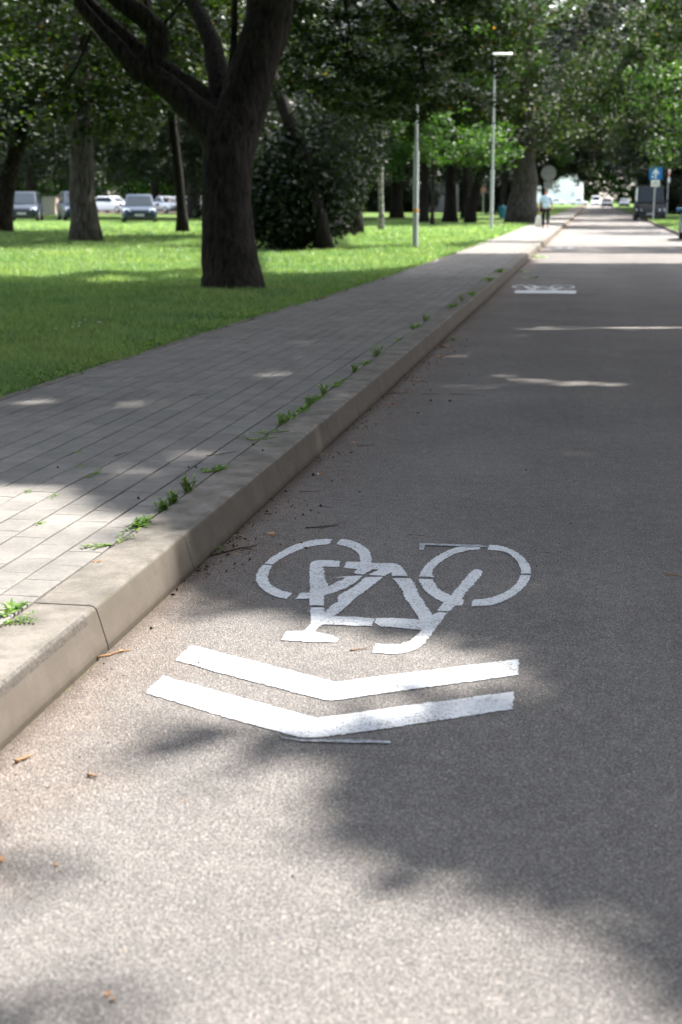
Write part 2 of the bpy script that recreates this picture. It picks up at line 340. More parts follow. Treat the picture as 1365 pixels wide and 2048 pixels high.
def sunlit(P, rng):
    """for leaf positions P: True where the leaf would shade a patch of ground that is sunny in the photo"""
    G = P - SUN * ((P[:, 2:3] - 0.07) / SUN[2]); G[:, :2] += rng.normal(0, 0.085, (len(P), 2))
    px, py = proj(G); px = np.nan_to_num(px, nan=-1e5); py = np.nan_to_num(py, nan=-1e5)
    r = np.zeros(len(P), bool)
    for ox, oy in ((0, 0), (.085, 0), (-.085, 0), (0, .085), (0, -.085)):      # a leaf is wider than its centre
        qx, qy = (px, py) if ox == oy == 0 else proj(G + np.array([ox, oy, 0]))
        qx = np.nan_to_num(qx, nan=-1e5); qy = np.nan_to_num(qy, nan=-1e5)
        for i, q in enumerate(LIT):
            if i < 2 or i > 8 or ox == oy == 0: r |= inside(qx, qy, q)
    u = rng.uniform(0, 1, len(P)); r &= ~((P[:, 1] > 62) & (u > .74))
    for q, k in SEMI: r |= inside(px, py, q) & (u < k)
    for q in DARK: r &= ~(inside(px, py, q) & (u > .72))
    for c, rr in LITVOL:                      # boughs that stand in full sun
        v = P - c; t = v @ SUN; d2 = (v * v).sum(1) - t * t
        r |= (t > rr * 0.9) & (d2 < rr * rr)
    return r
def blocks_sun(a, b):
    return bool(sunlit(a + (b - a) * np.linspace(0, 1, 14)[:, None], np.random.default_rng(1)).any())
def leaf_quads(P, rng, size, up_tilt=0.45, aspect=0.8, hang=None):
    n = len(P)
    nrm = rng.normal(0, up_tilt, (n, 3)); nrm[:, 2] += 1.0; nrm /= np.linalg.norm(nrm, axis=1)[:, None]
    a = rng.uniform(0, 2 * math.pi, n); d = np.stack([np.cos(a), np.sin(a), np.zeros(n)], 1)
    if hang is not None: d = d * 0.45; d[:, 2] -= hang; nrm = rng.normal(0, 1, (n, 3))
    d -= nrm * (np.sum(d * nrm, 1) / np.sum(nrm * nrm, 1))[:, None]; d /= np.linalg.norm(d, axis=1)[:, None] + 1e-9
    nrm /= np.linalg.norm(nrm, axis=1)[:, None]
    s = np.cross(nrm, d); L = (size * rng.uniform(0.6, 1.25, n))[:, None]; W = L * aspect
    mid = P + d * L * 0.1
    V = np.stack([P - d * L * 0.5, mid + s * W * 0.5 + nrm * L * 0.1, P + d * L * 0.5, mid - s * W * 0.5 + nrm * L * 0.1], 1).reshape(-1, 3)
    return V, np.arange(4 * n).reshape(-1, 4)

# ------------------------------------------------------------------ ground, lawn, road, pavement
def sheet(name, x0, x1, y0, y1, z, m, nx=1, ny=1):
    xs = np.linspace(x0, x1, nx + 1); ys = np.linspace(y0, y1, ny + 1)
    V = [(x, y, z) for y in ys for x in xs]
    Fq = [(j * (nx + 1) + i, j * (nx + 1) + i + 1, (j + 1) * (nx + 1) + i + 1, (j + 1) * (nx + 1) + i) for j in range(ny) for i in range(nx)]
    return tag(mesh_np(name, V, Fq, m), kind='structure')
sheet('ground', -900, 900, -300, 1500, -0.03, M['lawn'])
sheet('road', -1.465, 3.3, -15, 420, 0.0, M['asphalt'])
sheet('car_park', -90, -30, 122, 150, 0.146, M['asphalt'])
def sw_left(Y):                                       # left edge of the pavement narrows slowly, as measured
    return np.interp(Y, [-10, 8.6, 14, 18, 23, 33, 50, 90, 400], [-3.76, -3.70, -3.60, -3.43, -3.30, -3.19, -3.12, -3.1, -3.1])
# lawn with a ragged edge
Ys = np.concatenate([np.arange(-10, 60, 0.15), np.arange(60, 420, 5)])
rng = np.random.default_rng(3)
lx = sw_left(Ys) - 0.075 + np.interp(Ys, np.arange(-10, 421, 0.4), rng.uniform(-0.015, 0.03, len(np.arange(-10, 421, 0.4))))
V = []; Fq = []
for i, (y, x) in enumerate(zip(Ys, lx)):
    V += [(-400, y, ZL - 0.005), (x, y, ZL - 0.005), (x + 0.02, y, ZL - 0.06)]
    if i: a = 3 * (i - 1); Fq += [(a, a + 1, a + 4, a + 3), (a + 1, a + 2, a + 5, a + 4)]
tag(mesh_np('lawn', V, Fq, M['lawn']), kind='structure')
sheet('verge', 3.42, 300, -15, 420, 0.07, M['lawn'])
# pavement: a dirt bed with every paver a small bevelled slab in one mesh
V = []; Fq = []
for i, y in enumerate(Ys):
    x = sw_left(y); V += [(x - 0.09, y, ZL - 0.014), (-1.70, y, ZL - 0.014)]
    if i: a = 2 * (i - 1); Fq += [(a, a + 1, a + 3, a + 2)]
tag(mesh_np('pavement_bed', V, Fq, M['dirt']), kind='structure')
def slabs(name, rects, zt, drop, bev, m, jit, rng, by=1.0):
    """rects (n,4) x0,x1,y0,y1 -> bevelled slabs"""
    n = len(rects); x0, x1, y0, y1 = rects.T
    z = zt + rng.normal(0, jit, n); tx = rng.normal(0, jit * 0.7, n); ty = rng.normal(0, jit * 0.7, n)
    def ring(e, dz, tilt=True):
        ey = e * by
        xs = np.stack([x0 + e, x1 - e, x1 - e, x0 + e], 1); ys = np.stack([y0 + ey, y0 + ey, y1 - ey, y1 - ey], 1)
        zz = (z[:, None] + dz) + tx[:, None] * np.array([-1, 1, 1, -1]) + ty[:, None] * np.array([-1, -1, 1, 1])
        return np.stack([xs, ys, zz], 2)
    R = np.stack([ring(bev, 0), ring(bev * 0.3, -bev * 0.35), ring(0, -bev), ring(0, -drop)], 1)      # n,4,4,3
    V = R.reshape(-1, 3); base = (np.arange(n) * 16)[:, None]
    fs = [[0, 1, 2, 3]]
    for k in range(3):
        for j in range(4): fs.append([k * 4 + j, (k + 1) * 4 + j, (k + 1) * 4 + (j + 1) % 4, k * 4 + (j + 1) % 4])
    Fq = (base[:, :, None] + np.array(fs)[None]).reshape(-1, 4)
    return mesh_np(name, V, Fq, m)
rects = []
rng = np.random.default_rng(5); RW = 0.141
for r in range(15):
    xr = -1.722 - r * RW; wob = rng.uniform(-0.0015, 0.0015); off = (r % 2) * 0.1 + rng.uniform(-0.02, 0.02)
    y = -4 + off
    while y < 230:
        ln = 0.2 if y < 60 else 0.8
        ww = np.interp(y, np.arange(-6, 240, 1.7), np.sin(np.arange(-6, 240, 1.7) * 1.3 + r) * 0.004)
        xa, xb = xr - RW + 0.005 + ww + wob, xr - 0.005 + ww
        xa = max(xa, sw_left(y) + 0.004)
        if xb - xa > 0.03: rects.append((xa, xb, y + 0.0005, y + ln - 0.0005))
        y += ln
pv = slabs('pavement', np.array(rects), ZL, 0.04, 0.004, M['paver'], 0.0005, rng, 0.12)
tag(pv, kind='structure')
rects = []
y = -4
while y < 230:
    x = float(sw_left(y + 0.5)); dx = rng.uniform(-0.004, 0.004)
    rects.append((x - 0.062 + dx, x + dx - 0.004, y + 0.003, y + 0.997)); y += 1.0
tag(slabs('edging', np.array(rects), ZL + 0.004, 0.06, 0.006, M['kerb'], 0.002, rng), kind='structure')
# kerb: metre long stones with a battered face and a rounded arris
prof = [(-1.716, ZL - 0.10), (-1.716, ZL - 0.004), (-1.712, ZL), (-1.528, ZL), (-1.516, ZL - 0.003), (-1.508, ZL - 0.012), (-1.504, ZL - 0.024), (-1.474, 0.012), (-1.470, -0.05)]
V = []; Fq = []
y = 0.14 + 1e-3 - 5; k = 0
joints = []
while y < 260:
    ln = 1.0; y0, y1 = y + 0.0005, y + ln - 0.0005
    dz, dx = rng.normal(0, 0.0012), rng.normal(0, 0.0015)
    sec = [y0, y0 + 0.003, y0 + 0.33, y0 + 0.66, y1 - 0.003, y1]; b = len(V)
    for q, yy in enumerate(sec):
        sh = 0.001 if q in (0, 5) else 0
        V += [(px - (sh if j > 2 else 0) + dx, yy, pz - (sh if 2 <= j <= 6 else 0) + dz) for j, (px, pz) in enumerate(prof)]
    n = len(prof)
    for q in range(5):
        for j in range(n - 1): a = b + q * n + j; Fq.append((a, a + n, a + n + 1, a + 1))
    y += ln; k += 1
for p in (0,): pass
kb = mesh_np('kerb', V, Fq, M['kerb'], smooth=False); tag(kb, kind='structure')
sheet('kerb_bedding', -1.73, -1.462, -5, 260, 0.0, M['dirt']).location.z = -0.006
mb = MB(); mb.box((-1.615, 127, 0.03), (0.18, 264, 0.16)); tag(mb.build('kerb_joint_mortar', M['kerb']), kind='structure')
rects = [(3.3, 3.42, y + .003, y + .997) for y in np.arange(-10, 200, 1.0)]
tag(slabs('far_kerb', np.array(rects), 0.09, 0.2, 0.012, M['kerb'], 0.001, rng), kind='structure')

# ------------------------------------------------------------------ road markings (stencil islands traced flat on the asphalt)
def A(x, y): return (490 + x * .22711, 1060 + y * .22711)
def B(x, y): return (720 + x * .27106, 1060 + y * .27106)
def C(x, y): return (280 + x * .57143, 1270 + y * .57143)
BIKE = [
 [A(*p) for p in [(170,303),(215,262),(260,232),(330,190),(400,152),(480,122),(560,101),(630,90),(700,84),(772,86),(756,108),(740,130),(640,140),(580,150),(520,165),(460,188),(400,215),(350,238),(310,262),(275,288),(245,308)]],
 [A(*p) for p in [(160,314),(238,319),(215,370),(205,420),(215,470),(232,490),(260,510),(330,542),(415,560),(398,575),(408,582),(385,592),(372,612),(290,600),(200,560),(150,525),(118,485),(97,440),(105,390),(125,350)]],
 [A(*p) for p in [(840,86),(885,88),(930,96),(1010,125),(1050,148),(1080,172),(1105,205),(1116,240),(1113,296),(1030,292),(1015,291),(1019,255),(1008,225),(990,200),(965,180),(935,165),(880,145),(808,130)]],
 [A(*p) for p in [(572,560),(572,320),(590,288),(640,272),(720,271),(843,280),(828,330),(740,330),(690,328),(700,400),(718,460),(738,502),(800,470),(860,445),(895,422),(800,426),(830,418),(930,410),(1030,409),(985,460),(900,512),(800,553),(700,582),(695,672),(570,670),(570,612),(445,612),(472,575),(500,556)]],
 [A(875,335),A(890,318),A(880,305),A(905,285),A(1030,286),A(1115,297),A(1290,297),B(270,255),B(305,268),B(330,300),B(355,345),B(240,343),B(235,318),B(205,330),B(180,345),A(1215,408),A(1075,401),A(1120,385),A(1190,352),A(1120,352),A(1085,375),A(1040,398),A(955,386),A(990,350),A(900,342)],
 [A(1060,421),A(1215,419),A(1160,465),A(1100,512),A(980,602),A(880,692),A(785,766),A(960,770),A(1145,787),A(1130,820),A(1122,852),A(960,850),A(850,842),A(690,838),A(650,862),A(612,900),A(720,925),A(780,940),A(830,966),A(790,995),A(560,990),A(318,975),A(370,895),A(510,898),A(585,835),A(580,780),A(573,690),A(692,690),A(705,735),A(748,690),A(775,660),A(822,640),A(815,590),A(860,560),A(900,545),A(1000,478)],
 [B(245,360),B(375,362),B(405,400),B(420,440),B(430,470),B(480,550),B(535,632),B(575,613),B(640,615),B(600,680),B(560,732),B(525,780),B(490,822),B(450,865),B(400,893),B(330,912),B(265,921),B(92,908),B(105,875),B(120,845),B(210,848),B(300,848),B(370,825),B(405,795),B(430,770),B(455,741),B(380,738),B(300,728),B(220,720),B(150,716),B(110,690),B(122,655),B(250,655),B(445,667),B(400,600),B(350,530),B(325,500),B(320,460),B(285,410)],
 [B(435,365),B(535,368),B(550,400),B(600,455),B(668,487),B(740,405),B(790,345),B(820,312),B(840,300),B(865,296),B(895,302),B(907,318),B(898,340),B(850,395),B(810,435),B(775,480),B(752,515),B(768,522),B(752,561),B(706,560),B(658,606),B(575,601),B(618,537),B(560,512),B(500,472),B(460,428)],
 [B(440,348),B(450,315),B(470,288),B(500,250),B(540,218),B(590,185),B(640,160),B(690,140),B(740,126),B(820,113),B(892,114),B(885,148),B(800,154),B(720,176),B(680,192),B(640,212),B(580,252),B(545,292),B(533,322),B(545,353)],
 [B(955,115),B(1010,117),B(1060,126),B(1110,143),B(1160,170),B(1198,198),B(1228,230),B(1250,260),B(1262,290),B(1264,328),B(1192,327),B(1190,300),B(1180,270),B(1163,238),B(1140,210),B(1108,183),B(1070,165),B(1010,155),B(945,152)],
 [B(1188,337),B(1257,340),B(1250,370),B(1235,400),B(1205,437),B(1170,465),B(1128,495),B(1080,520),B(1030,543),B(970,560),B(900,567),B(822,568),B(838,518),B(900,516),B(950,508),B(1010,490),B(1060,470),B(1100,446),B(1130,420),B(1155,400),B(1172,375)],
]
CH1 = [C(*p) for p in [(180,38),(460,110),(685,168),(900,140),(1328,87),(1322,143),(900,200),(680,232),(640,228),(300,140),(125,90)]]
CH2 = [C(*p) for p in [(80,146),(400,235),(620,294),(900,255),(1312,200),(1303,262),(900,325),(640,360),(560,362),(300,290),(20,205)]]
def rough_poly(pts, rng, step=0.008, amp=0.0019):
    G = [gnd(*p)[:2] for p in pts]; out = []
    for i in range(len(G)):
        a, b = G[i], G[(i + 1) % len(G)]; n = max(1, int(np.linalg.norm(b - a) / step))
        for k in range(n): out.append(a + (b - a) * k / n + rng.normal(0, amp, 2))
    return out
def marking(name, polys, z, m, rng, T=None, amp=0.0019):
    bm = bmesh.new()
    for pl in polys:
        q = rough_poly(pl, rng, amp=amp)
        if T: q = [T(p) for p in q]
        vs = [bm.verts.new((p[0], p[1], z)) for p in q]
        es = [bm.edges.new((vs[i], vs[(i + 1) % len(vs)])) for i in range(len(vs))]
        bmesh.ops.triangle_fill(bm, edges=es, use_beauty=True, use_dissolve=False)
    for f in bm.faces:
        if f.normal.z < 0: f.normal_flip()
    me = bpy.data.meshes.new(name); bm.to_mesh(me); bm.free(); me.materials.append(m)
    o = bpy.data.objects.new(name, me); COL.objects.link(o); return o
rng = np.random.default_rng(11)
GM = 'white bicycle stencils on the road'
o = marking('bicycle_marking', BIKE, 0.003, M['paint'], rng)
tag(o, 'large white stencilled bicycle on the asphalt just above the chevrons', 'road marking', GM)
o = marking('chevron_marking', [CH1], 0.003, M['paint'], rng); tag(o, 'white painted chevron directly below the large bicycle symbol', 'road marking', 'white chevrons')
o = marking('chevron_marking', [CH2], 0.003, M['paint'], rng); tag(o, 'lower white painted chevron, nearest the bottom of the photo', 'road marking', 'white chevrons')
o = marking('paint_streak', [[(562,1476),(600,1482),(690,1482),(780,1484),(782,1489),(690,1488),(600,1485),(562,1479)]], 0.0045, M['thin'], rng, amp=0.001); tag(o, 'thin bluish overspray line under the tip of the lower chevron', 'paint streak')
o = marking('paint_streak', [[(840,1088),(958,1092),(985,1096),(958,1096),(850,1092),(848,1101),(838,1102)]], 0.0045, M['thin'], rng, amp=0.001); tag(o, 'faint thin overspray line beside the right wheel of the bicycle symbol', 'paint streak')
# the same stencils further along the road
g0 = gnd(787, 1200)[:2]
def moved(g1, sx, sy=1.0): return lambda p: (g1[0] + (p[0] - g0[0]) * sx, g1[1] + (p[1] - g0[1]) * sy)
for (px, py, py2, sx, lab) in ((1092, 577, 585, 0.98, 'second'), (1133, 496, 499.6, 0.98, 'third')):
    T = moved(gnd(px, py)[:2], sx, 1.0)
    o = marking('bicycle_marking', BIKE, 0.003, M['paint'], rng, T); tag(o, 'small distant white bicycle symbol, %s along the road beside the kerb' % lab, 'road marking', GM)
    if lab == 'second':
        a, b, c, d = gnd(1031, 581), gnd(1153, 581.5), gnd(1152, 587.5), gnd(1029, 586.5)
        bm = MB(); bm.add([(*p[:2], 0.003) for p in (d, c, b, a)], [(0, 1, 2, 3)])
        tag(bm.build('bar_marking', M['paint']), 'straight white bar painted under the second bicycle symbol', 'road marking')

# ------------------------------------------------------------------ trees
def limb_tube(mb, a, b, r0, r1, rnd, n=6, sag=0.0, seg=5):
    a, b = Vector(a), Vector(b); L = (b - a).length; pts = []; rs = []
    for i in range(seg + 1):
        t = i / seg; p = a.lerp(b, t); p.z += math.sin(t * math.pi) * L * 0.08 - sag * t * t
        if 0 < i < seg: p += Vector((rnd.uniform(-1, 1), rnd.uniform(-1, 1), rnd.uniform(-1, 1))) * L * 0.03
        pts.append(p); rs.append(r0 + (r1 - r0) * t)
    mb.tube(pts, rs, n)
def sprays(centers, rng, n_leaf, rr, size, droop=0.12, tilt=0.45, hang=None, flat=0.22):
    k = len(centers)
    a = rng.uniform(0, 2 * math.pi, (k, n_leaf)); r = np.sqrt(rng.uniform(0, 1, (k, n_leaf))) * rr * rng.uniform(0.6, 1.3, (k, 1))
    z = rng.normal(0, flat * rr, (k, n_leaf)) - r * r * droop / rr
    tl = rng.normal(0, 0.25, (k, 2, 1))
    x, y = r * np.cos(a), r * np.sin(a); z = z + tl[:, 0] * x + tl[:, 1] * y
    P = centers[:, None] + np.stack([x, y, z], 2)
    return P.reshape(-1, 3)
def crown_centers(c, R, n, rng, inner=0.45, zmin=-1.0, flatbot=0.7):
    d = rng.normal(0, 1, (n * 2, 3)); d /= np.linalg.norm(d, axis=1)[:, None]
    r = rng.uniform(inner ** 2, 1, n * 2) ** 0.5
    # uneven outline
    ph = rng.uniform(0, 6.28, 3)
    lob = 1 + 0.16 * np.sin(3 * np.arctan2(d[:, 1], d[:, 0]) + ph[0]) + 0.14 * np.sin(5 * d[:, 2] + ph[1]) + 0.10 * np.sin(7 * d[:, 0] + ph[2])
    P = d * (r * lob)[:, None]
    P[:, 2] = np.where(P[:, 2] < 0, P[:, 2] * flatbot, P[:, 2])
    P = P[P[:, 2] > zmin][:n]
    return np.array(c) + P * np.array(R)
def tree(name, base, h, r, crown, lm, bark, label, group, seed, leaves=20000, size=0.15, per=150, rr=0.7, hang=None, lean=(0, 0), upk=.66, taper=.28, carve=True, extra=None, flat=0.22, tilt=0.45, nl=14, fork=0.42, cat='tree', trunk_mb=None, flatbot=0.92, far=False, aspect=0.8):
    """crown = list of (centre offset xyz, radii)"""
    rng = np.random.default_rng(seed); rnd = random.Random(seed)
    root = empty(name, base, 0, label, cat, group)
    cs = []
    vol = [R[0] * R[1] * R[2] for _, R in crown]
    for (c, R), v in zip(crown, vol):
        k = max(6, int(leaves / per * v / sum(vol)))
        cs.append(crown_centers(c, R, k, rng, flatbot=flatbot))
    cen = np.concatenate(cs)
    P = sprays(cen, rng, per, rr * .85, size, hang=hang, flat=flat)
    if hang: P[:, 2] -= rng.uniform(0, 1, len(P)) ** 1.5 * 1.6
    P = P[P[:, 2] > 1.9]
    if extra is not None: P = np.concatenate([P, extra - np.array(base)])
    if carve: P = P[~sunlit(P + np.array(base), rng)]
    V, Fq = leaf_quads(P, rng, size, tilt, aspect=aspect, hang=hang)
    mesh_np('crown', V, Fq, lm, root)
    mb = trunk_mb or MB()
    if trunk_mb is None:
        top = Vector((lean[0], lean[1], h * fork)); pts = []; rs = []
        for i in range(9):
            t = i / 8; p = Vector((top.x * t ** 1.3, top.y * t ** 1.3, top.z * t)) + Vector((rnd.uniform(-1, 1), rnd.uniform(-1, 1), 0)) * r * 0.12 * (t > 0)
            pts.append(p - Vector((0, 0, 0.1 if i == 0 else 0))); rs.append(r * ((1 - taper * t) + 0.45 * math.exp(-t * 12)))
        mb.tube(pts, rs, 14, 0.05, rnd=rnd)
        up = Vector((lean[0] * 1.4, lean[1] * 1.4, h * 0.85)); limb_tube(mb, top - Vector((0, 0, 0.3)), up, r * upk, r * 0.12, rnd, 8)
        idx = rng.choice(len(cen), min(nl, len(cen)), replace=False)
        for j in idx:
            e = Vector(cen[j]); t = rnd.uniform(0.0, 0.55); s = top.lerp(up, t)
            if blocks_sun(np.array(s) + np.array(base), np.array(e) + np.array(base)): continue
            limb_tube(mb, s, e, r * rnd.uniform(0.2, 0.38), 0.02, rnd, 5)
    mb.build('trunk', bark, root, smooth=True)
    return root
exec_trees = []

# --- the forked tree beside the pavement
D0 = 20.4
fb = gnd(463, 578, ZL)
def tp(x, y, dd=0.0): return Vector(at(x, y, D0 + dd)) - Vector(fb)
def px2r(wd): return wd / 2 / F * D0
mb = MB(); rnd = random.Random(4)
def chain(pts, n=16, jit=0.03, dd=0.0):
    P = []; R = []
    for i in range(len(pts) - 1):
        a, b = pts[i], pts[i + 1]; k = 3
        for j in range(k):
            t = j / k; P.append(tp(a[0] + (b[0] - a[0]) * t, a[1] + (b[1] - a[1]) * t, dd + (a[3] + (b[3] - a[3]) * t if len(a) > 3 else 0))); R.append(px2r(a[2] + (b[2] - a[2]) * t))
    a = pts[-1]; P.append(tp(a[0], a[1], dd + (a[3] if len(a) > 3 else 0))); R.append(px2r(a[2]))
    mb.tube(P, R, n, jit, rnd=rnd)
chain([(466,600,150),(465,575,132),(463,545,118),(457,480,106),(453,400,98),(455,330,100),(462,275,112),(470,235,95)], 20)
chain([(458,310,85),(478,250,98),(492,190,97),(513,120,92),(535,50,94),(548,-20,90),(565,-120,80),(570,-300,50),(590,-460,20)], 16)
chain([(450,300,80),(425,250,72),(385,215,56),(335,172,50),(300,148,50),(272,135,48)], 14)
chain([(285,145,46),(262,128,36),(238,95,32),(200,55,26),(165,15,24),(140,-40,18),(100,-120,8)], 10)
chain([(280,148,46),(298,125,46),(316,95,46),(314,62,44),(285,32,42),(240,0,38),(195,-40,30),(150,-110,18)], 12)
chain([(300,120,30,.3),(262,85,30,.3),(225,50,26,.3),(185,10,22,.3),(150,-40,14,.3)], 10)
chain([(455,250,60,.4),(420,205,46,.5),(385,175,40,.6),(350,150,34,.7),(325,128,28,.8),(300,60,20,1.0),(290,-40,10,1.2)], 12)
chain([(445,205,52,.5),(437,150,46,.7),(425,90,40,1.0),(405,40,34,1.3),(375,-10,26,1.6),(340,-120,10,2)], 12)
chain([(462,200,26),(463,165,20),(466,110,14),(469,50,13),(470,-20,11),(480,-120,5)], 8)
chain([(180,70,8),(165,110,7),(150,140,5),(110,200,4),(80,215,2)], 5)
chain([(315,62,8),(345,30,6),(370,-5,5)], 5)
chain([(548,-60,50),(600,-90,36,.8),(680,-70,24,1.6),(760,-20,16,2.4),(830,60,9,3.2),(850,150,5,3.4)], 8)
chain([(548,-30,30,.2),(570,10,16,.8),(590,45,10,1.4),(640,100,6,2.0)], 6)
chain([(680,-70,16,1.6),(690,0,10,2),(700,60,6,2.4),(690,120,4,2.6)], 6)
for (x, y, w) in ((515, 588, 40), (415, 583, 30), (440, 592, 34), (490, 595, 40)):
    chain([(463 + (x - 463) * .45, 560, w), (x, y - 6, w * .6), (x + (x - 463) * .25, y + 4, w * .25)], 8)
tmesh = mb
# leaves of this tree that hang into view plus a full crown above
rngx = np.random.default_rng(8)
ex = []
for (x, y, dd, nn, rr) in ((60,30,-1,60,.35),(20,80,0,50,.3),(150,60,1,50,.35),(95,130,.5,60,.4),(205,110,1.5,60,.4),(230,215,2,50,.35),(250,190,2,30,.3),(130,200,2,60,.45),(410,150,2,50,.25),(430,60,2,60,.3),
        (360,110,3,60,.5),(20,170,3,90,.6),(610,20,.5,70,.3),(615,90,.5,30,.16),(625,60,1,40,.2),(345,15,1,90,.4),(60,240,5,90,.6),(600,150,2,16,.12),(440,20,2.5,90,.5),(200,20,2,90,.5),(110,20,1,90,.5),(40,120,4,90,.6)):
    c = at(x, y, D0 + dd)
    ex.append(c + rngx.normal(0, 1, (nn, 3)) * np.array([rr, rr, rr * .7]) * .55)
for k in range(230):
    x = rngx.uniform(570, 965); y = rngx.uniform(-120, 245 - abs(x - 790) * .28 - (60 if x > 930 else 0))
    c = at(x, y, rngx.uniform(21.8, 25.0)); q = rngx.uniform(0, 6.283, 70); rr_ = np.sqrt(rngx.uniform(0, 1, 70)) * rngx.uniform(.2, .42)
    ex.append(c + np.stack([rr_ * np.cos(q), rr_ * np.sin(q), rngx.normal(0, .05, 70) - rr_ * rr_ * .35], 1))
for (x, y) in ((984, 140), (990, 150), (978, 132), (986, 205), (1000, 60), (1030, 30)):
    c = at(x, y, 24.5); ex.append(c + rngx.normal(0, .07, (26, 3)))
ex = np.concatenate(ex)
tree('cherry_tree', fb, 12, 0.4, [((-0.5, 0.5, 7.8), (6.5, 6.5, 4.2))], M['leaf'], M['bark'], 'big dark forked tree on the lawn beside the pavement', None, 21, leaves=52000, size=0.105, per=90, rr=0.75, extra=ex, trunk_mb=tmesh, flatbot=0.8)

# --- overhead trees out of the frame: their crowns are what shades road, pavement and near lawn
OVER = [((8.4, 7.6), 21, (10.2, 9.0), 'right'), ((8.8, 22), 22, (10.2, 9.0), 'right'), ((9.0, 35), 22, (9.8, 9.0), 'right'), ((9.4, 49), 22, (9.4, 9.5), 'right'), ((-9.8, 9.0), 20, (9.2, 8.8), 'left'), ((10.5, -5.0), 20, (9.0, 8), 'right')]
def over_trees():
    rng = np.random.default_rng(77)
    cents = np.array([[a[0][0] - (2.2 if a[0][0] > 0 else -1.5), a[0][1], a[1] * 0.68] for a in OVER]); radii = np.array([[a[2][0], a[2][1], a[1] * 0.30] for a in OVER])
    n = 14500
    G = np.stack([rng.uniform(-14, 6.5, n), rng.uniform(-1.5, 44, n), np.full(n, 0.1)], 1)
    pts = [[] for _ in OVER]
    for g in G:
        best = None
        for _ in range(6):
            z = rng.uniform(9, 20.5); P = g + SUN * (z / SUN[2])
            q = (((P - cents) / radii) ** 2).sum(1); j = int(q.argmin())
            if q[j] < 1.0: best = (j, P); break
        if best and best[1][2] > 1.4 + 0.135 * best[1][1] + 0.9: pts[best[0]].append(best[1])
    for i, (b, h, _, side) in enumerate(OVER):
        base = np.array([b[0], b[1], 0.07 if side == 'right' else ZL]); cen = np.array(pts[i]) if pts[i] else np.array([cents[i]])
        # rest of the crown, away from what we shade
        more = crown_centers(cents[i], radii[i], 160, rng); more = more[more[:, 2] > 1.4 + 0.135 * more[:, 1] + 1.2]
        P = sprays(np.concatenate([cen, more]), rng, 64, 0.62, 0.15)
        P = P[~sunlit(P, rng)]
        root = empty('shade_tree', base, 0, ['tall leafy tree shading the road from the right, nearest the camera', 'tall leafy tree on the right verge, second from the camera', 'tall leafy tree on the right verge, third from the camera', 'tall leafy tree on the right verge, fourth from the camera', 'tall leafy tree left of the pavement near the camera', 'tall leafy tree on the right verge behind the camera'][i], 'tree', 'tall trees shading the road')
        V, Fq = leaf_quads(P - base, rng, 0.16, 0.4); mesh_np('crown', V, Fq, M['leaf'], root)
        mb = MB(); rnd = random.Random(i); mb.tube([(0, 0, -.1), (0, 0, .3), (.05, 0, 2), (0, .1, 5), (.1, 0, 9), (0, 0, h * .9)], [.42, .34, .3, .26, .18, .04], 12, .04, rnd=rnd)
        for q in range(26):
            e = cen[rnd.randrange(len(cen))] - base
            if e[2] > 6 and not blocks_sun(base + np.array([0, 0, 6.]), e + base): limb_tube(mb, (0, 0, rnd.uniform(4.5, 8)), e, .09, .012, rnd, 5)
        mb.build('trunk', M['bark'], root, smooth=True)
over_trees()

def avenue():
    """unseen trees and a hedge added around the camera: they keep the open sky off everything that faces this way"""
    rng = np.random.default_rng(5); root = empty('shade_tree', (8, -16, .07), 0, 'unseen tree added to block sky light, right side, nearest', 'tree', 'unseen trees added to block sky light')
    P = sprays(crown_centers((0, 0, 8.2), (6.6, 6.6, 7.0), 420, rng, flatbot=.95), rng, 30, 1.0, .3); P = P[P[:, 2] > 1.6]
    V, Fq = leaf_quads(P, rng, .42, .6); mesh_np('crown', V, Fq, M['leaf_dark'], root)
    mb = MB(); mb.tube([(0, 0, -.1), (0, 0, 3), (.1, 0, 8), (0, 0, 13)], [.4, .3, .2, .05], 10); mb.build('trunk', M['bark'], root)
    spots = [(-8, -16, 'left side, nearest'), (8, -28, 'right side, second'), (-8, -28, 'left side, second'), (0, -40, 'closing the street'), (-16, -6, 'out on the lawn to the left'), (-20, 6, 'farther out on the lawn to the left'), (14, -12, 'second row on the right'), (-14, -22, 'second row on the left'), (17, 2, 'second row right of the camera'), (19, 14, 'second row right, farther on'), (-18, 15, 'lawn on the left beside the forked tree'), (-23, 26, 'lawn on the left beyond the forked tree'), (-31, 42, 'lawn on the left beside the car park')]
    for x, y, t in spots:
        o = root.copy(); COL.objects.link(o); o.location = (x, y, .07); o.rotation_euler.z = x + y; o.scale = (1.2,) * 3 if y < -5 else (1, 1, 1); o['label'] = 'unseen tree added to block sky light, ' + t
        for ch in root.children: c = ch.copy(); COL.objects.link(c); c.parent = o
    r2 = empty('hedge', (9.0, 18, .07), 0, 'unseen hedge added on the right to block low sky light', 'hedge')  # added out of view, keeps low sky light off the kerb face
    n = 26000; P = np.stack([rng.uniform(-.7, .7, n), rng.uniform(-28, 22, n), rng.uniform(0, 2.6, n)], 1); V, Fq = leaf_quads(P, rng, .2, .9); mesh_np('foliage', V, Fq, M['leaf_dark'], r2)
avenue()
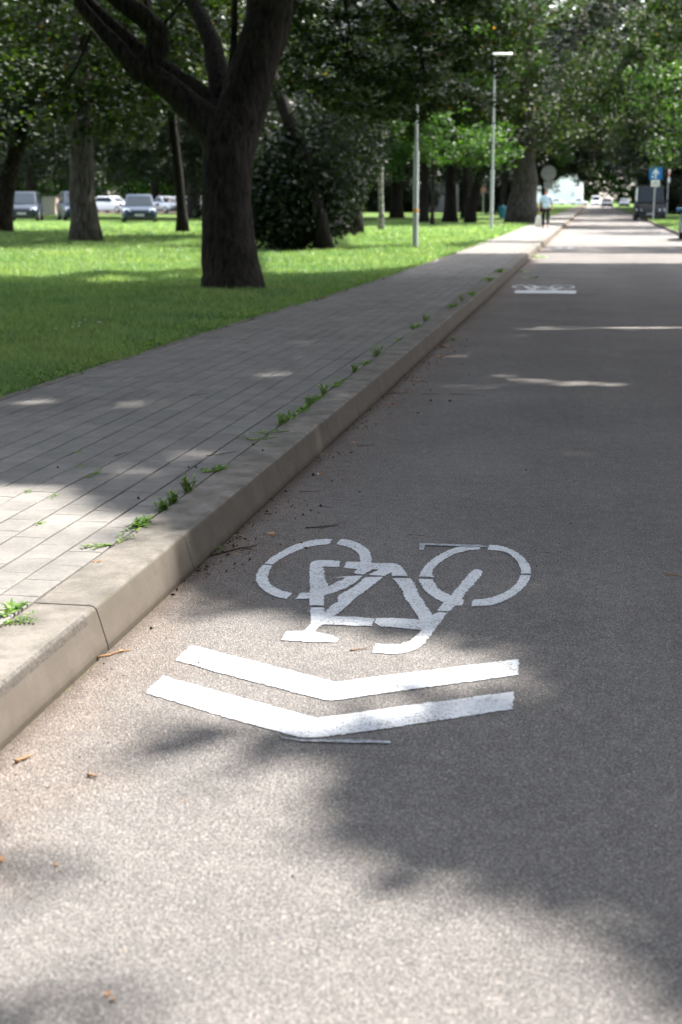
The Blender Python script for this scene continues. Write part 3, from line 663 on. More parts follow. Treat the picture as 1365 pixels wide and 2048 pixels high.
# --- trees seen in the photo
def tpos(x, y, z=ZL): return gnd(x, y, z)
TG = 'trees on the park lawn'
T = tree
T('park_tree', tpos(172, 484), 13, .40, [((0, 0, 7.2), (6, 6, 4.6))], M['leaf'], M['bark_grey'], 'rough grey-barked tree standing in front of the blue car', TG, 31, 46000, .17, rr=.8, flatbot=.95)
T('park_tree', tpos(2, 466), 13, .36, [((-1, 0, 7.2), (7, 6, 5))], M['leaf_grey'], M['bark'], 'leaning dark trunk cut by the left edge of the photo', TG, 32, 44000, .2, lean=(1.6, 0), rr=.9)
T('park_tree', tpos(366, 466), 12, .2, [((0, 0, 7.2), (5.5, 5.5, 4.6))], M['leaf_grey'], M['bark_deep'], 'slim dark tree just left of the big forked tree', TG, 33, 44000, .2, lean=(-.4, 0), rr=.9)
T('park_tree', tpos(650, 503), 13, .19, [((1.5, 1, 6.8), (6.2, 6, 5.2)), ((.9, -3.6, 5.9), (2.9, 2.2, 2.9))], M['leaf_grey'], M['bark_deep'], 'leaning dark trunk rising out of the black bush behind the forked tree', TG, 34, 80000, .15, lean=(-1.9, .5), rr=.8)
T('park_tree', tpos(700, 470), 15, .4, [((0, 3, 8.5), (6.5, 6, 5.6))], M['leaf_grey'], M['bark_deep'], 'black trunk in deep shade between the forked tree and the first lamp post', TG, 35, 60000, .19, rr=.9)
T('birch_tree', tpos(762, 462), 10, .11, [((0, 0, 6.6), (2.6, 2.6, 3))], M['leaf'], M['bark_birch'], 'thin pale birch trunk left of the first lamp post', None, 36, 9000, .16)
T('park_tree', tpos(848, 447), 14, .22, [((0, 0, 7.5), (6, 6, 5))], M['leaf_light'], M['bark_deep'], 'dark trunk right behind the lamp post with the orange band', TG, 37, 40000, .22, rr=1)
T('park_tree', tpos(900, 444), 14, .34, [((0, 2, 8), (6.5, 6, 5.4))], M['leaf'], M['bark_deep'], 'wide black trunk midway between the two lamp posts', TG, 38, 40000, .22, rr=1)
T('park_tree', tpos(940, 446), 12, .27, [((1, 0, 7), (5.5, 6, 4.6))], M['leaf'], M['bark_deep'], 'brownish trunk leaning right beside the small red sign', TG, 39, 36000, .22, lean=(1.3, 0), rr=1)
T('old_tree', tpos(1048, 445), 18, .78, [((0.5, 0, 9.5), (8, 8, 6.8)), ((2.9, -3, 6.0), (3.2, 4, 2.8)), ((3.5, 0, 11), (5, 6, 5)), ((-.5, -4.5, 8.2), (6, 3.2, 5.2))], M['leaf'], M['bark_grey'], 'massive grey trunk behind the walking person', None, 40, 80000, .2, rr=1, fork=.5, upk=.25, taper=.7, flatbot=.95)
# low bright branches lit by the sun
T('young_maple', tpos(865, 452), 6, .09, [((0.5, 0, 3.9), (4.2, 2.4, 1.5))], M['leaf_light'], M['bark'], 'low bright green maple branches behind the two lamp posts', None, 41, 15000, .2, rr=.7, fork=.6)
# dense shrubs in the shade
def bush(x, y, w, hgt, lab, seed, lm='leaf_dark', leaves=16000, dep=None, size=.14):
    b = tpos(x, y); rng = np.random.default_rng(seed); root = empty('shrub', b, 0, lab, 'shrub', 'dense shrubs in the shade')
    cen = crown_centers((0, 0, hgt * .5), (w, dep or w, hgt * .52), leaves // 60, rng, .3, flatbot=1.0)
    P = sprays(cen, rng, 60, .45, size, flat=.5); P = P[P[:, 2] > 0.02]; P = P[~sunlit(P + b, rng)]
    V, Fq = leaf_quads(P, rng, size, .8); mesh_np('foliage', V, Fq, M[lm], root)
    mb = MB(); rnd = random.Random(seed)
    for k in range(7): limb_tube(mb, (rnd.uniform(-.3, .3), rnd.uniform(-.3, .3), -.05), cen[k * 3], .05, .01, rnd, 5)
    mb.build('stem', M['bark'], root)
bush(578, 501, 1.25, 2.6, 'rounded black shrub hiding behind the right side of the forked trunk', 51)
bush(700, 474, 1.5, 3.5, 'black shrub at the foot of the shaded trunks', 52)
bush(615, 482, 1.7, 3.9, 'taller black shrub behind the leaning trunk', 53)
bush(800, 425, 4.5, 3.6, 'long dark hedge in the shade behind the first lamp post', 54, leaves=20000, dep=1.6, size=.25)
bush(915, 424, 4.0, 3.4, 'long dark hedge in the shade left of the second lamp post', 55, leaves=20000, dep=1.6, size=.25)
bush(1005, 428, 2.2, 3.2, 'dark shrub behind the cyan bin', 56, leaves=12000, size=.22)
bush(480, 437, 3.2, 3.4, 'wide dark shrub far behind the forked tree', 57, leaves=14000, dep=1.5, size=.25)
bush(560, 440, 4.2, 4.2, 'tall dark hedge behind the black shrubs', 58, leaves=16000, dep=1.5, size=.25)

# right side of the road
RG = 'trees on the right verge'
T('weeping_birch', (6.3, 47, .07), 15, .3, [((-4.4, -2, 9.4), (5.8, 6, 5.6)), ((1.5, -2, 8.6), (4.5, 5, 5.0))], M['leaf_weep'], M['bark_birch'], 'weeping tree trailing long dark strands over the road at upper right', None, 61, 80000, .12, rr=.6, hang=1.6, flat=.8, aspect=.45)
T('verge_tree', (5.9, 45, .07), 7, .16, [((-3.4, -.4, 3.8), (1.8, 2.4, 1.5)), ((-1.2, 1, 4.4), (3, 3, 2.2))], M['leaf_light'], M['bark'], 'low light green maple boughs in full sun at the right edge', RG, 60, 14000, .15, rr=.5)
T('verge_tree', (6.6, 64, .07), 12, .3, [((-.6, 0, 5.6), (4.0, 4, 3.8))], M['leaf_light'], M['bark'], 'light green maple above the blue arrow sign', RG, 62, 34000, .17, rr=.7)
T('verge_tree', (8.2, 80, .07), 16, .4, [((-2.6, 0, 8.6), (6.5, 6, 6))], M['leaf'], M['bark'], 'tall tree reaching over the road behind the blue arrow sign', RG, 63, 34000, .22, rr=1)
T('verge_tree', (7.6, 104, .07), 18, .4, [((-3.4, 0, 10.5), (7.2, 6, 7.6))], M['leaf'], M['bark'], 'dark tree over the black van', RG, 64, 26000, .26, rr=1.1)
T('verge_tree', (7.6, 128, .07), 20, .4, [((-4.2, 0, 13), (7.6, 7, 8))], M['leaf'], M['bark'], 'dark tree on the right behind the black van', RG, 65, 22000, .28, rr=1.1)
T('verge_tree', (7.8, 158, .07), 16, .4, [((-2.0, 0, 8), (6.2, 7, 5))], M['leaf'], M['bark'], 'far tree arching over the right of the road', RG, 66, 18000, .34, rr=1.2)
bush(1330, 426, 2.6, 3.4, 'black thicket behind the blue arrow sign', 67, leaves=12000, dep=5, size=.25)
bush(1300, 418, 2.2, 3.2, 'black thicket in the shade behind the van', 68, leaves=12000, dep=6, size=.3)
# left side of the road, further on
LG = 'trees along the left of the road'
T('street_tree', (-8.4, 98, ZL), 16, .38, [((3.2, 0, 9.6), (7.2, 7, 6.8))], M['leaf_light'], M['bark'], 'green tree behind the round sign', LG, 71, 30000, .24, rr=1)
T('street_tree', (-7.6, 124, ZL), 15, .36, [((3.2, 0, 11.5), (7.0, 7, 7.6))], M['leaf'], M['bark'], 'green tree arching towards the road beyond the round sign', LG, 72, 24000, .28, rr=1.1)
T('street_tree', (-5.2, 150, ZL), 14, .25, [((1.6, 0, 8.2), (5.4, 7, 4.6))], M['leaf'], M['bark'], 'slim dark trunk in front of the white building', LG, 73, 20000, .32, rr=1.1)
T('street_tree', (-8.5, 185, ZL), 16, .4, [((1.6, 0, 10), (7, 8, 5.2))], M['leaf'], M['bark'], 'far tree over the left of the road', LG, 74, 18000, .4, rr=1.3)
# background rows on the left: copies of a few trees, behind everything that must keep its sunny ground
def row(src, spots, lab, grp):
    for k, (x, y, s, rz) in enumerate(spots):
        o = src.copy(); COL.objects.link(o); o.location = (x, y, ZL); o.rotation_euler.z = rz; o.scale = (s, s, s)
        o['label'] = lab[k]; o['group'] = grp
        for ch in src.children:
            c = ch.copy(); COL.objects.link(c); c.parent = o
BG = 'background trees across the park'
b1 = T('background_tree', (-36, 100, ZL), 16, .4, [((0, 0, 8.0), (7.5, 7.5, 6.2))], M['leaf_dark'], M['bark'], 'spreading tree beyond the parked cars at the far left', BG, 81, 40000, .26, rr=1.1, carve=False, flatbot=.85)
b2 = T('background_tree', (-20, 160, ZL), 19, .45, [((0, 0, 9.5), (9, 9, 8.6))], M['leaf_dark'], M['bark'], 'tall grey-green tree far behind the parked cars', BG, 82, 40000, .36, rr=1.3, carve=False)
row(b1, [(-27, 96, 1.0, 1), (-19, 92, .95, 2.2), (-13.5, 100, 1.0, 3.1), (-45, 112, 1.1, 4), (-30, 128, 1.1, 2)],
    ['spreading tree above the blue hatchback', 'spreading tree right of the parked cars behind the forked trunk', 'spreading tree behind the dark hedge', 'spreading tree at the far left edge, behind the dark van', 'spreading tree behind the white parked car'], BG)
row(b2, [(-62, 150, 1, 1), (-50, 162, 1.05, 2), (-36, 155, 1, 3), (-8, 150, 1, 4), (-28, 170, 1.1, 5), (-12, 175, 1.15, .5), (-44, 180, 1.2, 1.5), (-70, 175, 1.2, 2.5), (15, 110, .9, 2), (18, 140, 1, 3), (13, 175, 1, 1), (17, 205, 1.1, 2), (-14, 220, 1.1, 2), (14, 245, 1, 5), (-16, 262, 1, 3), (15, 290, 1, .3), (13.5, 192, 1.5, 4), (-14, 192, 1.5, 2.2), (14, 228, 1.6, .8), (-16, 236, 1.6, 1.1), (12.5, 150, 1.25, 5.2)],
    ['tall tree at the far left, behind the dark van', 'tall tree behind the leaning left-edge trunk', 'tall tree behind the rough grey trunk', 'tall tree behind the two lamp posts', 'tall tree behind the blue hatchback', 'tall tree behind the massive grey trunk', 'tallest tree far behind the parked cars', 'tall tree farthest left on the skyline', 'tall tree behind the light green maple at right', 'tall tree far behind the arrow sign', 'tall tree right of the road before its far end', 'tall tree right of the distant dark cars', 'tall tree left of the white building', 'tall tree at the far right end of the road', 'tall tree beside the white building', 'last tall tree on the right of the road', 'very tall tree right of the road, beyond the black van', 'very tall tree left of the road behind the round sign', 'very tall tree right of the road near its far end', 'very tall tree above the white building', 'tall dark tree close behind the black van'], BG)
def wood(x0, x1, y0, y1, n, hh, seed, lab, m='leaf_far'):
    rng = np.random.default_rng(seed); c = np.stack([rng.uniform(x0, x1, n), rng.uniform(y0, y1, n), np.zeros(n)], 1)
    c[:, 2] = rng.uniform(0, 1, n) ** .8 * (hh + 3 * np.sin(c[:, 0] * .12) + 2 * np.sin(c[:, 0] * .31))
    sc_ = 1.0 if y0 > 400 else .55; P = sprays(c, rng, 40, 2.4 * sc_, .7, flat=.4); V, Fq = leaf_quads(P, rng, 1.15 * sc_, .7)
    tag(mesh_np('distant_wood', V, Fq, M[m]), lab, 'wood', None, 'stuff')
wood(-190, 120, 425, 450, 9000, 36, 91, 'far green wood closing the view at the end of the road')
wood(-170, -14, 205, 225, 4200, 30, 92, 'dark wood closing the view behind the car park')
wood(9.5, 45, 170, 215, 3000, 30, 93, 'green wood on the right beyond the verge trees')
wood(13, 40, 100, 130, 2400, 22, 94, 'dark wood behind the trees on the right verge', 'leaf_dark')

# ------------------------------------------------------------------ grass
def grass(name, seed, zones, lab):
    rng = np.random.default_rng(seed); Ps = []; Hs = []; Ws = []
    for (y0, y1, dens, hh, ww, side) in zones:
        if side == 'L':
            xl = -0.46 * y1 - 0.8; n = int(dens * (y1 - y0) * (-3.15 - xl)); x = rng.uniform(xl, -3.15, n); y = rng.uniform(y0, y1, n)
            e = sw_left(y) - 0.055 + .05 * np.sin(y * 4.1 + np.sin(y * 9.3) * 1.5) + rng.normal(0, .012, n); k = (x < e) & (x > -0.445 * y - 0.8); x, y = x[k], y[k]
            z = np.full(len(x), ZL - 0.01); edge = np.clip((e[k] - x) / 0.5, 0, 1)
        else:
            n = int(dens * (y1 - y0) * 5); x = rng.uniform(3.44, 8.4, n); y = rng.uniform(y0, y1, n); z = np.full(n, 0.065); edge = np.ones(n)
        clump = 0.75 + 0.35 * np.sin(x * 3.1 + np.sin(y * 2.3) * 2) * np.sin(y * 2.7 + x)
        Ps.append(np.stack([x, y, z], 1)); Hs.append(rng.uniform(.45, 1.25, len(x)) * hh * clump * (0.75 + .25 * edge)); Ws.append(np.full(len(x), ww))
    P = np.concatenate(Ps); h = np.concatenate(Hs); wd = np.concatenate(Ws); n = len(P)
    a = rng.uniform(0, 6.283, n); s = np.stack([np.cos(a), np.sin(a), 0 * a], 1) * wd[:, None] / 2
    ld = rng.normal(0, .5, (n, 2)); tip = P.copy(); tip[:, :2] += ld * h[:, None]; tip[:, 2] += h
    V = np.stack([P - s, P + s, tip], 1).reshape(-1, 3)
    o = mesh_np(name, V, np.arange(3 * n).reshape(-1, 3), M['grass']); tag(o, lab, 'grass', None, 'stuff'); return n
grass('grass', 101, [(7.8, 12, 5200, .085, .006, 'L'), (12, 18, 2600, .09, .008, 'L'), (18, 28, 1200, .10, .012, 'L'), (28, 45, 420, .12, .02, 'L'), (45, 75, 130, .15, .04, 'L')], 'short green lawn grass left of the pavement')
grass('grass', 102, [(50, 110, 120, .15, .04, 'R')], 'rough grass verge right of the road')
# broad-leaved weeds and clover along the lawn edge
rng = np.random.default_rng(55); n = 9000
y = rng.uniform(7.8, 26, n) ** 1.0; x = sw_left(y) - .05 - np.abs(rng.normal(0, .22, n)); k = np.sin(y * 3.3) + np.sin(y * 7.9 + 1) + rng.normal(0, .5, n) > .1
P = np.stack([x, y, ZL + rng.uniform(.005, .05, n)], 1)[k]; V, Fq = leaf_quads(P, rng, .028, .5, .75)
tag(mesh_np('clover', V, Fq, M['weed']), 'small round-leaved plants fringing the edge of the lawn', 'ground cover', None, 'stuff')
def daisy(x, y, i):
    b = gnd(x, y, ZL + .07); root = empty('daisy', b, 0, ['small white daisy in the grass, leftmost of the bunch', 'small white daisy second from left in the grass', 'small white daisy, lowest of the bunch on the right', 'small white daisy, topmost in the grass', 'lone small white daisy right of the bunch', 'small white daisy between its neighbours in the grass'][i], 'flower', 'daisies in the shaded lawn')
    mb = MB()
    for k in range(10):
        a = k * .628; d = Vector((math.cos(a), math.sin(a), .15)); s = Vector((-math.sin(a), math.cos(a), 0)) * .004
        mb.add([d * .004 - s * .5, d * .014 - s, d * .018, d * .014 + s, d * .004 + s * .5], [(0, 1, 2, 3, 4)])
    mb.build('petals', M['white'], root); m2 = MB(); m2.tube([(0, 0, -.08), (0, 0, 0)], [.0012, .0012], 4); m2.build('stem', M['weed'], root)
for i, p in enumerate([(112, 657), (145, 654), (158, 652), (171, 640), (199, 645), (160, 645)]): daisy(*p, i)

# ------------------------------------------------------------------ lamp posts, signs, bin
def lamp(x, y, top, lab, band, head=True):
    b = gnd(x, y, ZL); root = empty('street_lamp', b, 0, lab, 'street lamp', 'grey street lamps')
    m1 = MB(); m1.tube([(0, 0, -.1), (0, 0, 2.35), (0, 0, 2.40)], [.075, .072, .052], 16); m1.tube([(0, 0, 2.36), (0, 0, top)], [.052, .036], 14)
    m1.build('pole', M['galv'], root, smooth=False)
    m1 = MB(); m1.tube([(0, 0, 2.33), (0, 0, 2.45)], [.082, .082], 16); m1.build('collar', M['galv'], root)
    if band: m1 = MB(); m1.tube([(0, 0, .93), (0, 0, 1.0)], [.0765, .0765], 16); m1.build('orange_band', M['rust'], root)
    m1 = MB(); m1.box((0, -.074, .7), (.07, .012, .28)); m1.build('service_door', M['galv'], root)
    if head:
        m1 = MB(); m1.tube([(0, 0, top - .05), (0.0, 0, top + .12), (.15, 0, top + .2), (.3, 0, top + .2)], [.03, .03, .028, .026], 8); m1.build('arm', M['galv'], root)
        hd = MB(); L = .66
        prof = [(-.1, .03), (0, .07), (.2, .13), (.5, .15), (L, .12), (L + .04, .06)]
        vs = []; fs = []
        for (px, w2) in prof:
            for (yy, zz) in ((-w2, 0), (-w2 * .8, .05), (0, .085), (w2 * .8, .05), (w2, 0), (0, -.02)): vs.append((px, yy, top + .2 + zz))
        for i in range(5):
            for j in range(6): a = i * 6 + j; b2 = i * 6 + (j + 1) % 6; fs.append((a, b2, b2 + 6, a + 6))
        fs += [tuple(range(6))[::-1], tuple(range(30, 36))]; hd.add(vs, fs); hd.build('lamp_head', M['white'], root, smooth=True)
    return root
lamp(831, 497, 4.75, 'grey lamp post with an orange band, nearer the camera', True)
lamp(983, 459, 6.85, 'slim grey street lamp with a white head, farther along the pavement', False)
def disc(mb, c, r, t, n=28, ax='y'):
    mb.tube([Vector(c) - Vector((0, t / 2, 0)), Vector(c) + Vector((0, t / 2, 0))], [r, r], n)
def arrow_sign():
    b = gnd(1306, 443, .07); d = float(np.dot(b - np.array([0, 0, H]), FW)); root = empty('one_way_sign', b, 0, 'blue square sign with a white upward arrow on a grey post', 'road sign')
    zc = 1.4 + 50 / F * d - .07; s = 12.5 / F * d; m1 = MB(); m1.tube([(0, 0, -.1), (.04, 0, zc + .3)], [.035, .035], 10); m1.build('post', M['galv'], root)
    m1 = MB(); m1.box((.04, -.05, zc), (s * 2, .012, s * 2)); m1.build('plate', M['blue'], root, bevel=.003)
    ar = [(-.035, -.30), (.035, -.30), (.035, .05), (.17, -.08), (.17, .03), (0, .24), (-.17, .03), (-.17, -.08), (-.035, .05)]; k = s / .34
    m1 = MB(); m1.prism([(x * k, y * k) for x, y in ar], 0, .004, Matrix.Translation((.04, -.0575, zc)) @ Matrix.Rotation(math.pi / 2, 4, 'X')); m1.build('arrow', M['white'], root)
    z2 = zc - s - .02 - 6.5 / F * d; h2 = 6.2 / F * d; m1 = MB(); m1.box((.04, -.05, z2), (17 / F * d, .012, h2 * 2)); p2 = m1.build('lower_plate', M['white'], root, bevel=.003)
    m1 = MB(); R = Matrix.Translation((.04, -.058, z2)) @ Matrix.Rotation(math.pi / 2, 4, 'X')
    for sx in (-.1, .1):
        m1.tube([R @ Vector((sx + .065 * math.cos(a), -.03 + .065 * math.sin(a), 0)) for a in [i * 6.2832 / 16 for i in range(17)]], [.008] * 17, 4, cap=False)
    for a, c in (((-.1, -.03), (-.04, .06)), ((-.04, .06), (.06, .06)), ((.06, .06), (.1, -.03)), ((-.1, -.03), (0, -.03)), ((0, -.03), (.06, .06)), ((0, -.03), (-.05, .09)), ((.06, .06), (.05, .1))):
        m1.tube([R @ Vector((*a, 0)), R @ Vector((*c, 0))], [.008, .008], 4)
    m1.build('bicycle_symbol', M['ink'], p2)
arrow_sign()
def edge_sign():
    b = gnd(1333, 439, .07); d = float(np.dot(b - np.array([0, 0, H]), FW)); root = empty('round_sign', b, rad(74), 'red and white sign seen almost edge-on, right of the blue arrow sign', 'road sign')
    root.rotation_euler = (0, rad(0), rad(74)); zc = 1.4 + 53 / F * d; m1 = MB(); m1.tube([(0, 0, -.1), (0, 0, zc + .2)], [.035, .035], 10); m1.build('post', M['galv'], root)
    m1 = MB(); disc(m1, (0, -.05, zc), .36, .012); m1.build('plate', M['red'], root)
    m1 = MB(); disc(m1, (0, -.06, zc), .24, .012); m1.build('white_centre', M['white'], root)
    m1 = MB(); m1.box((0, -.05, zc - .60), (.5, .02, .36)); m1.build('lower_plate', M['white'], root)
edge_sign()
def back_sign():
    d = 80.0; b = np.array([*at(1095, 440, d)[:2], ZL]); root = empty('round_sign', b, 0, 'grey back of a round sign above the walking person\'s head', 'road sign')
    zc = 1.4 + 50 / F * d - ZL; m1 = MB(); m1.tube([(0, 0, -.1), (0, 0, zc + .3)], [.03, .03], 10); m1.build('post', M['galv'], root)
    m1 = MB(); disc(m1, (0, -.04, zc), .42, .012, 36); m1.build('plate', M['sign_back'], root)
    m1 = MB(); m1.box((0, -.04, zc - .66), (.52, .012, .42)); m1.build('lower_plate', M['sign_back'], root)
    m1 = MB(); m1.box((0, -.055, zc + .15), (.5, .02, .035)); m1.build('bracket', M['galv'], root)
    m1 = MB(); m1.box((0, -.055, zc - .15), (.5, .02, .035)); m1.build('bracket', M['galv'], root)
back_sign()
def small_sign():
    b = gnd(966, 434, ZL); root = empty('small_round_sign', b, 0, 'tiny pale red disc on a thin post beyond the second lamp', 'road sign')
    m1 = MB(); m1.tube([(0, 0, -.1), (0, 0, 2.0)], [.03, .03], 8); m1.build('post', M['galv'], root)
    m1 = MB(); disc(m1, (0, -.04, 1.9), .2, .012); m1.build('plate', noisy('faded_red', (.6, .3, .27), .5), root)
small_sign()
def bin_():
    b = gnd(1005, 439, ZL); root = empty('litter_bin', b, 0, 'small cyan litter bin in the shade right of the second lamp', 'bin'); c = noisy('cyan_plastic', (.005, .13, .18), .4)
    m1 = MB(); m1.tube([(0, 0, .1), (0, 0, .75)], [.2, .25], 14); m1.build('body', c, root); m1 = MB(); m1.tube([(0, 0, .75), (0, 0, .82)], [.27, .24], 14); m1.build('lid', c, root); m1 = MB(); m1.tube([(0, .28, -.05), (0, .28, .9)], [.03, .03], 8); m1.build('post', M['galv'], root)
bin_()

# ------------------------------------------------------------------ cars
def make_car(loc, rz, paint, label, group, L=4.2, W=1.76, Hh=1.48, hood=.92, kind='hatch'):
    root = empty('parked_car' if kind != 'van' else 'parked_van', loc, rz, label, 'car' if kind != 'van' else 'van', group); w2 = W / 2; l2 = L / 2
    # stations: y (front is -y), bottom z, belt z, half width, bumper taper
    st = [(-l2, .38, .60, .78), (-l2 + .06, .24, .72, .90), (-l2 + .35, .18, hood - .14, .98), (-l2 + .75, .18, hood - .04, 1), (-l2 + 1.15, .18, hood + .02, 1), (0, .18, hood + .05, 1), (l2 - .7, .18, hood + .08, 1), (l2 - .2, .2, hood + .07, .97), (l2 - .04, .28, hood, .9), (l2, .42, .70, .82)]
    vs = []; fs = []; n = 10
    for (y, zb, zt, k) in st:
        w = w2 * k; zm = (zb + zt) / 2
        vs += [(-w * .86, y, zb), (-w * .97, y, zb + .08), (-w, y, zm), (-w * .97, y, zt - .09), (-w * .86, y, zt), (w * .86, y, zt), (w * .97, y, zt - .09), (w, y, zm), (w * .97, y, zb + .08), (w * .86, y, zb)]
    for i in range(len(st) - 1):
        for j in range(n): a = i * n + j; b = i * n + (j + 1) % n; fs.append((a, b, b + n, a + n))
    fs += [tuple(range(n))[::-1], tuple((len(st) - 1) * n + j for j in range(n))]
    mb = MB(); mb.add(vs, [f[::-1] for f in fs])
    y0, y1, y2, y3 = {'hatch': (-l2 + 1.0, -l2 + 1.75, l2 - .75, l2 - .15), 'sedan': (-l2 + 1.15, -l2 + 1.95, l2 - 1.6, l2 - .95), 'van': (-l2 + .55, -l2 + 1.25, l2 - .25, l2 - .05), 'mpv': (-l2 + .8, -l2 + 1.75, l2 - .5, l2 - .1)}[kind]
    zb = hood - .02; wb = w2 * .86; wt = w2 * (.72 if kind != 'van' else .82)
    cab = [(-wb, y0, zb), (wb, y0, zb), (wb, y3, zb), (-wb, y3, zb), (-wt, y1, Hh - .05), (wt, y1, Hh - .05), (wt, y2, Hh - .05), (-wt, y2, Hh - .05), (-wt * .9, y1 + .1, Hh), (wt * .9, y1 + .1, Hh), (wt * .9, y2 - .1, Hh), (-wt * .9, y2 - .1, Hh)]
    mb.add(cab, [(0, 1, 5, 4), (1, 2, 6, 5), (2, 3, 7, 6), (3, 0, 4, 7), (4, 5, 9, 8), (5, 6, 10, 9), (6, 7, 11, 10), (7, 4, 8, 11), (8, 9, 10, 11)])
    bo = mb.build('body', paint, root, smooth=True, bevel=.075); bo.modifiers['b'].segments = 3; bo.modifiers['b'].limit_method = 'ANGLE'; bo.modifiers['b'].angle_limit = rad(22)
    def pane(name, q, off):
        q = [Vector(v) for v in q]; c = sum(q, Vector()) / 4; o = Vector(off) * .012
        q = [c + (v - c) * .88 + o for v in q]; m1 = MB(); m1.add(q + [v - Vector(off) * .008 for v in q], [(0, 1, 2, 3), (4, 7, 6, 5), (0, 4, 5, 1), (1, 5, 6, 2), (2, 6, 7, 3), (3, 7, 4, 0)]); m1.build(name, M['glass'], root)
    pane('windscreen', [cab[0], cab[1], cab[5], cab[4]], (0, -1, .6)); pane('rear_window', [cab[2], cab[3], cab[7], cab[6]], (0, 1, .4))
    pane('side_window', [cab[1], cab[2], cab[6], cab[5]], (1, 0, .3)); pane('side_window', [cab[3], cab[0], cab[4], cab[7]], (-1, 0, .3))
    for sx in (-1, 1):
        for yy in (-l2 + .8, l2 - .75):
            x = sx * (w2 - .1); m1 = MB(); m1.tube([(x - .1, yy, .31), (x - .095, yy, .31), (x + .1, yy, .31), (x + .105, yy, .31)], [.27, .31, .31, .27], 20); wh = m1.build('wheel', M['tyre'], root)
            m1 = MB(); m1.tube([(sx * (w2 - .02), yy, .31), (sx * (w2 + .008), yy, .31)], [.2, .18], 16); m1.build('rim', M['rim'], wh)
        m1 = MB(); m1.add([(sx * w2 * .52, -l2 - .0, .60), (sx * w2 * .90, -l2 + .10, .62), (sx * w2 * .93, -l2 + .16, .78), (sx * w2 * .56, -l2 + .05, .74), (sx * w2 * .52, -l2 + .15, .60), (sx * w2 * .90, -l2 + .25, .62), (sx * w2 * .93, -l2 + .35, .78), (sx * w2 * .56, -l2 + .3, .74)], [(0, 1, 2, 3), (4, 5, 6, 7), (0, 1, 5, 4), (3, 2, 6, 7), (0, 3, 7, 4), (1, 2, 6, 5)]); m1.build('headlight', M['lampglass'], root, bevel=.015)
        m1 = MB(); m1.box((sx * w2 * .82, l2 - .05, .86), (.22, .16, .22)); m1.build('tail_light', M['tail'], root, bevel=.02)
        m1 = MB(); m1.box((sx * (w2 + .04), y0 + .35, hood + .07), (.2, .09, .13)); m1.build('mirror', paint, root, bevel=.03)
    m1 = MB(); m1.box((0, -l2 - .002, .58), (W * .42, .05, .10)); m1.box((0, -l2 + .012, .33), (W * .7, .09, .13)); m1.build('grille', M['trim'], root)
    m1 = MB(); m1.box((0, -l2 - .02, .45), (.5, .02, .11)); m1.build('number_plate', M['plate'], root)
    return root
def carpaint(n, c, metal=.3): return noisy(n, c, .28, metal, .04)
CP = {'vanblack': noisy('matt_black_paint', (.004, .004, .005), .7), 'navy': carpaint('navy_paint', (.006, .02, .045)), 'char': carpaint('charcoal_paint', (.009, .016, .026)), 'white': carpaint('white_car_paint', (.75, .76, .78), 0), 'bluegrey': carpaint('blue_grey_paint', (.014, .028, .048)), 'blue': carpaint('blue_paint', (.015, .12, .22)), 'black': carpaint('black_paint', (.012, .012, .014)), 'silver': carpaint('silver_paint', (.4, .42, .45), .6)}
CG = 'cars parked beyond the lawn'
def ca(x, y): g = gnd(x, y, ZL); k = 1 + 2.0 / g[1]; return (float(g[0]) * k, float(g[1]) * k, ZL)
def faceang(x, extra=0.0):   # turn a car's nose towards the viewer along its line of sight
    return PSI - math.atan((x - CX) / F) + rad(extra)
make_car(ca(52, 443), faceang(52, -6), CP['char'], 'dark car with a bluish windscreen, leftmost in the row', CG, W=1.85, Hh=1.68, hood=1.0, kind='mpv')
make_car(ca(152, 441), faceang(152, 8), CP['navy'], 'dark blue car half hidden by the rough grey trunk', CG, W=1.85, Hh=1.72, hood=1.0, kind='mpv')
make_car(ca(280, 448), faceang(280, 0), CP['bluegrey'], 'blue-grey hatchback parked nose-on left of the forked tree', CG, W=1.82, Hh=1.50, hood=.9, kind='hatch')
make_car((ca(226, 426)[0], ca(226, 426)[1], .15), faceang(226, 48), CP['white'], 'white car angled sideways behind the blue-grey hatchback', CG, kind='hatch')
make_car((ca(333, 427)[0], ca(333, 427)[1], .15), faceang(333, 30), CP['silver'], 'silver car just right of the blue-grey hatchback', CG, kind='sedan')
make_car((ca(362, 424)[0], ca(362, 424)[1], .15), faceang(362, 70), CP['white'], 'white car behind the slim dark tree', CG, kind='sedan')
make_car((ca(396, 425)[0], ca(396, 425)[1], .15), faceang(396, 25), CP['silver'], 'pale car peeking out left of the forked trunk', CG, kind='hatch')
make_car((3.95, 52.5, .0), rad(180), CP['blue'], 'dark teal car cut off by the right edge of the photo', None, W=1.8, Hh=1.6, hood=.95, kind='mpv')
make_car((3.6, 99, .0), 0, CP['vanblack'], 'black van parked in deep shade on the right', None, L=5.0, W=2.0, Hh=2.25, hood=1.2, kind='van')
FG = 'distant vehicles at the end of the road'
make_car((-3.4, 330, .0), rad(90), CP['white'], 'white car side-on at the foot of the white building', FG, kind='sedan')
make_car((-8.6, 338, .0), rad(90), CP['white'], 'leftmost white car far down the road', FG, kind='hatch')
make_car((0.3, 300, .0), 0, CP['white'], 'small white van far down the road left of the dark car', FG, Hh=2.0, W=1.9, hood=1.1, kind='van')
make_car((2.0, 240, .0), 0, CP['char'], 'distant dark car facing the camera at the road end', FG, kind='hatch')
make_car((5.0, 255, .0), 0, CP['navy'], 'distant dark blue car right of the other dark car', FG, kind='mpv')

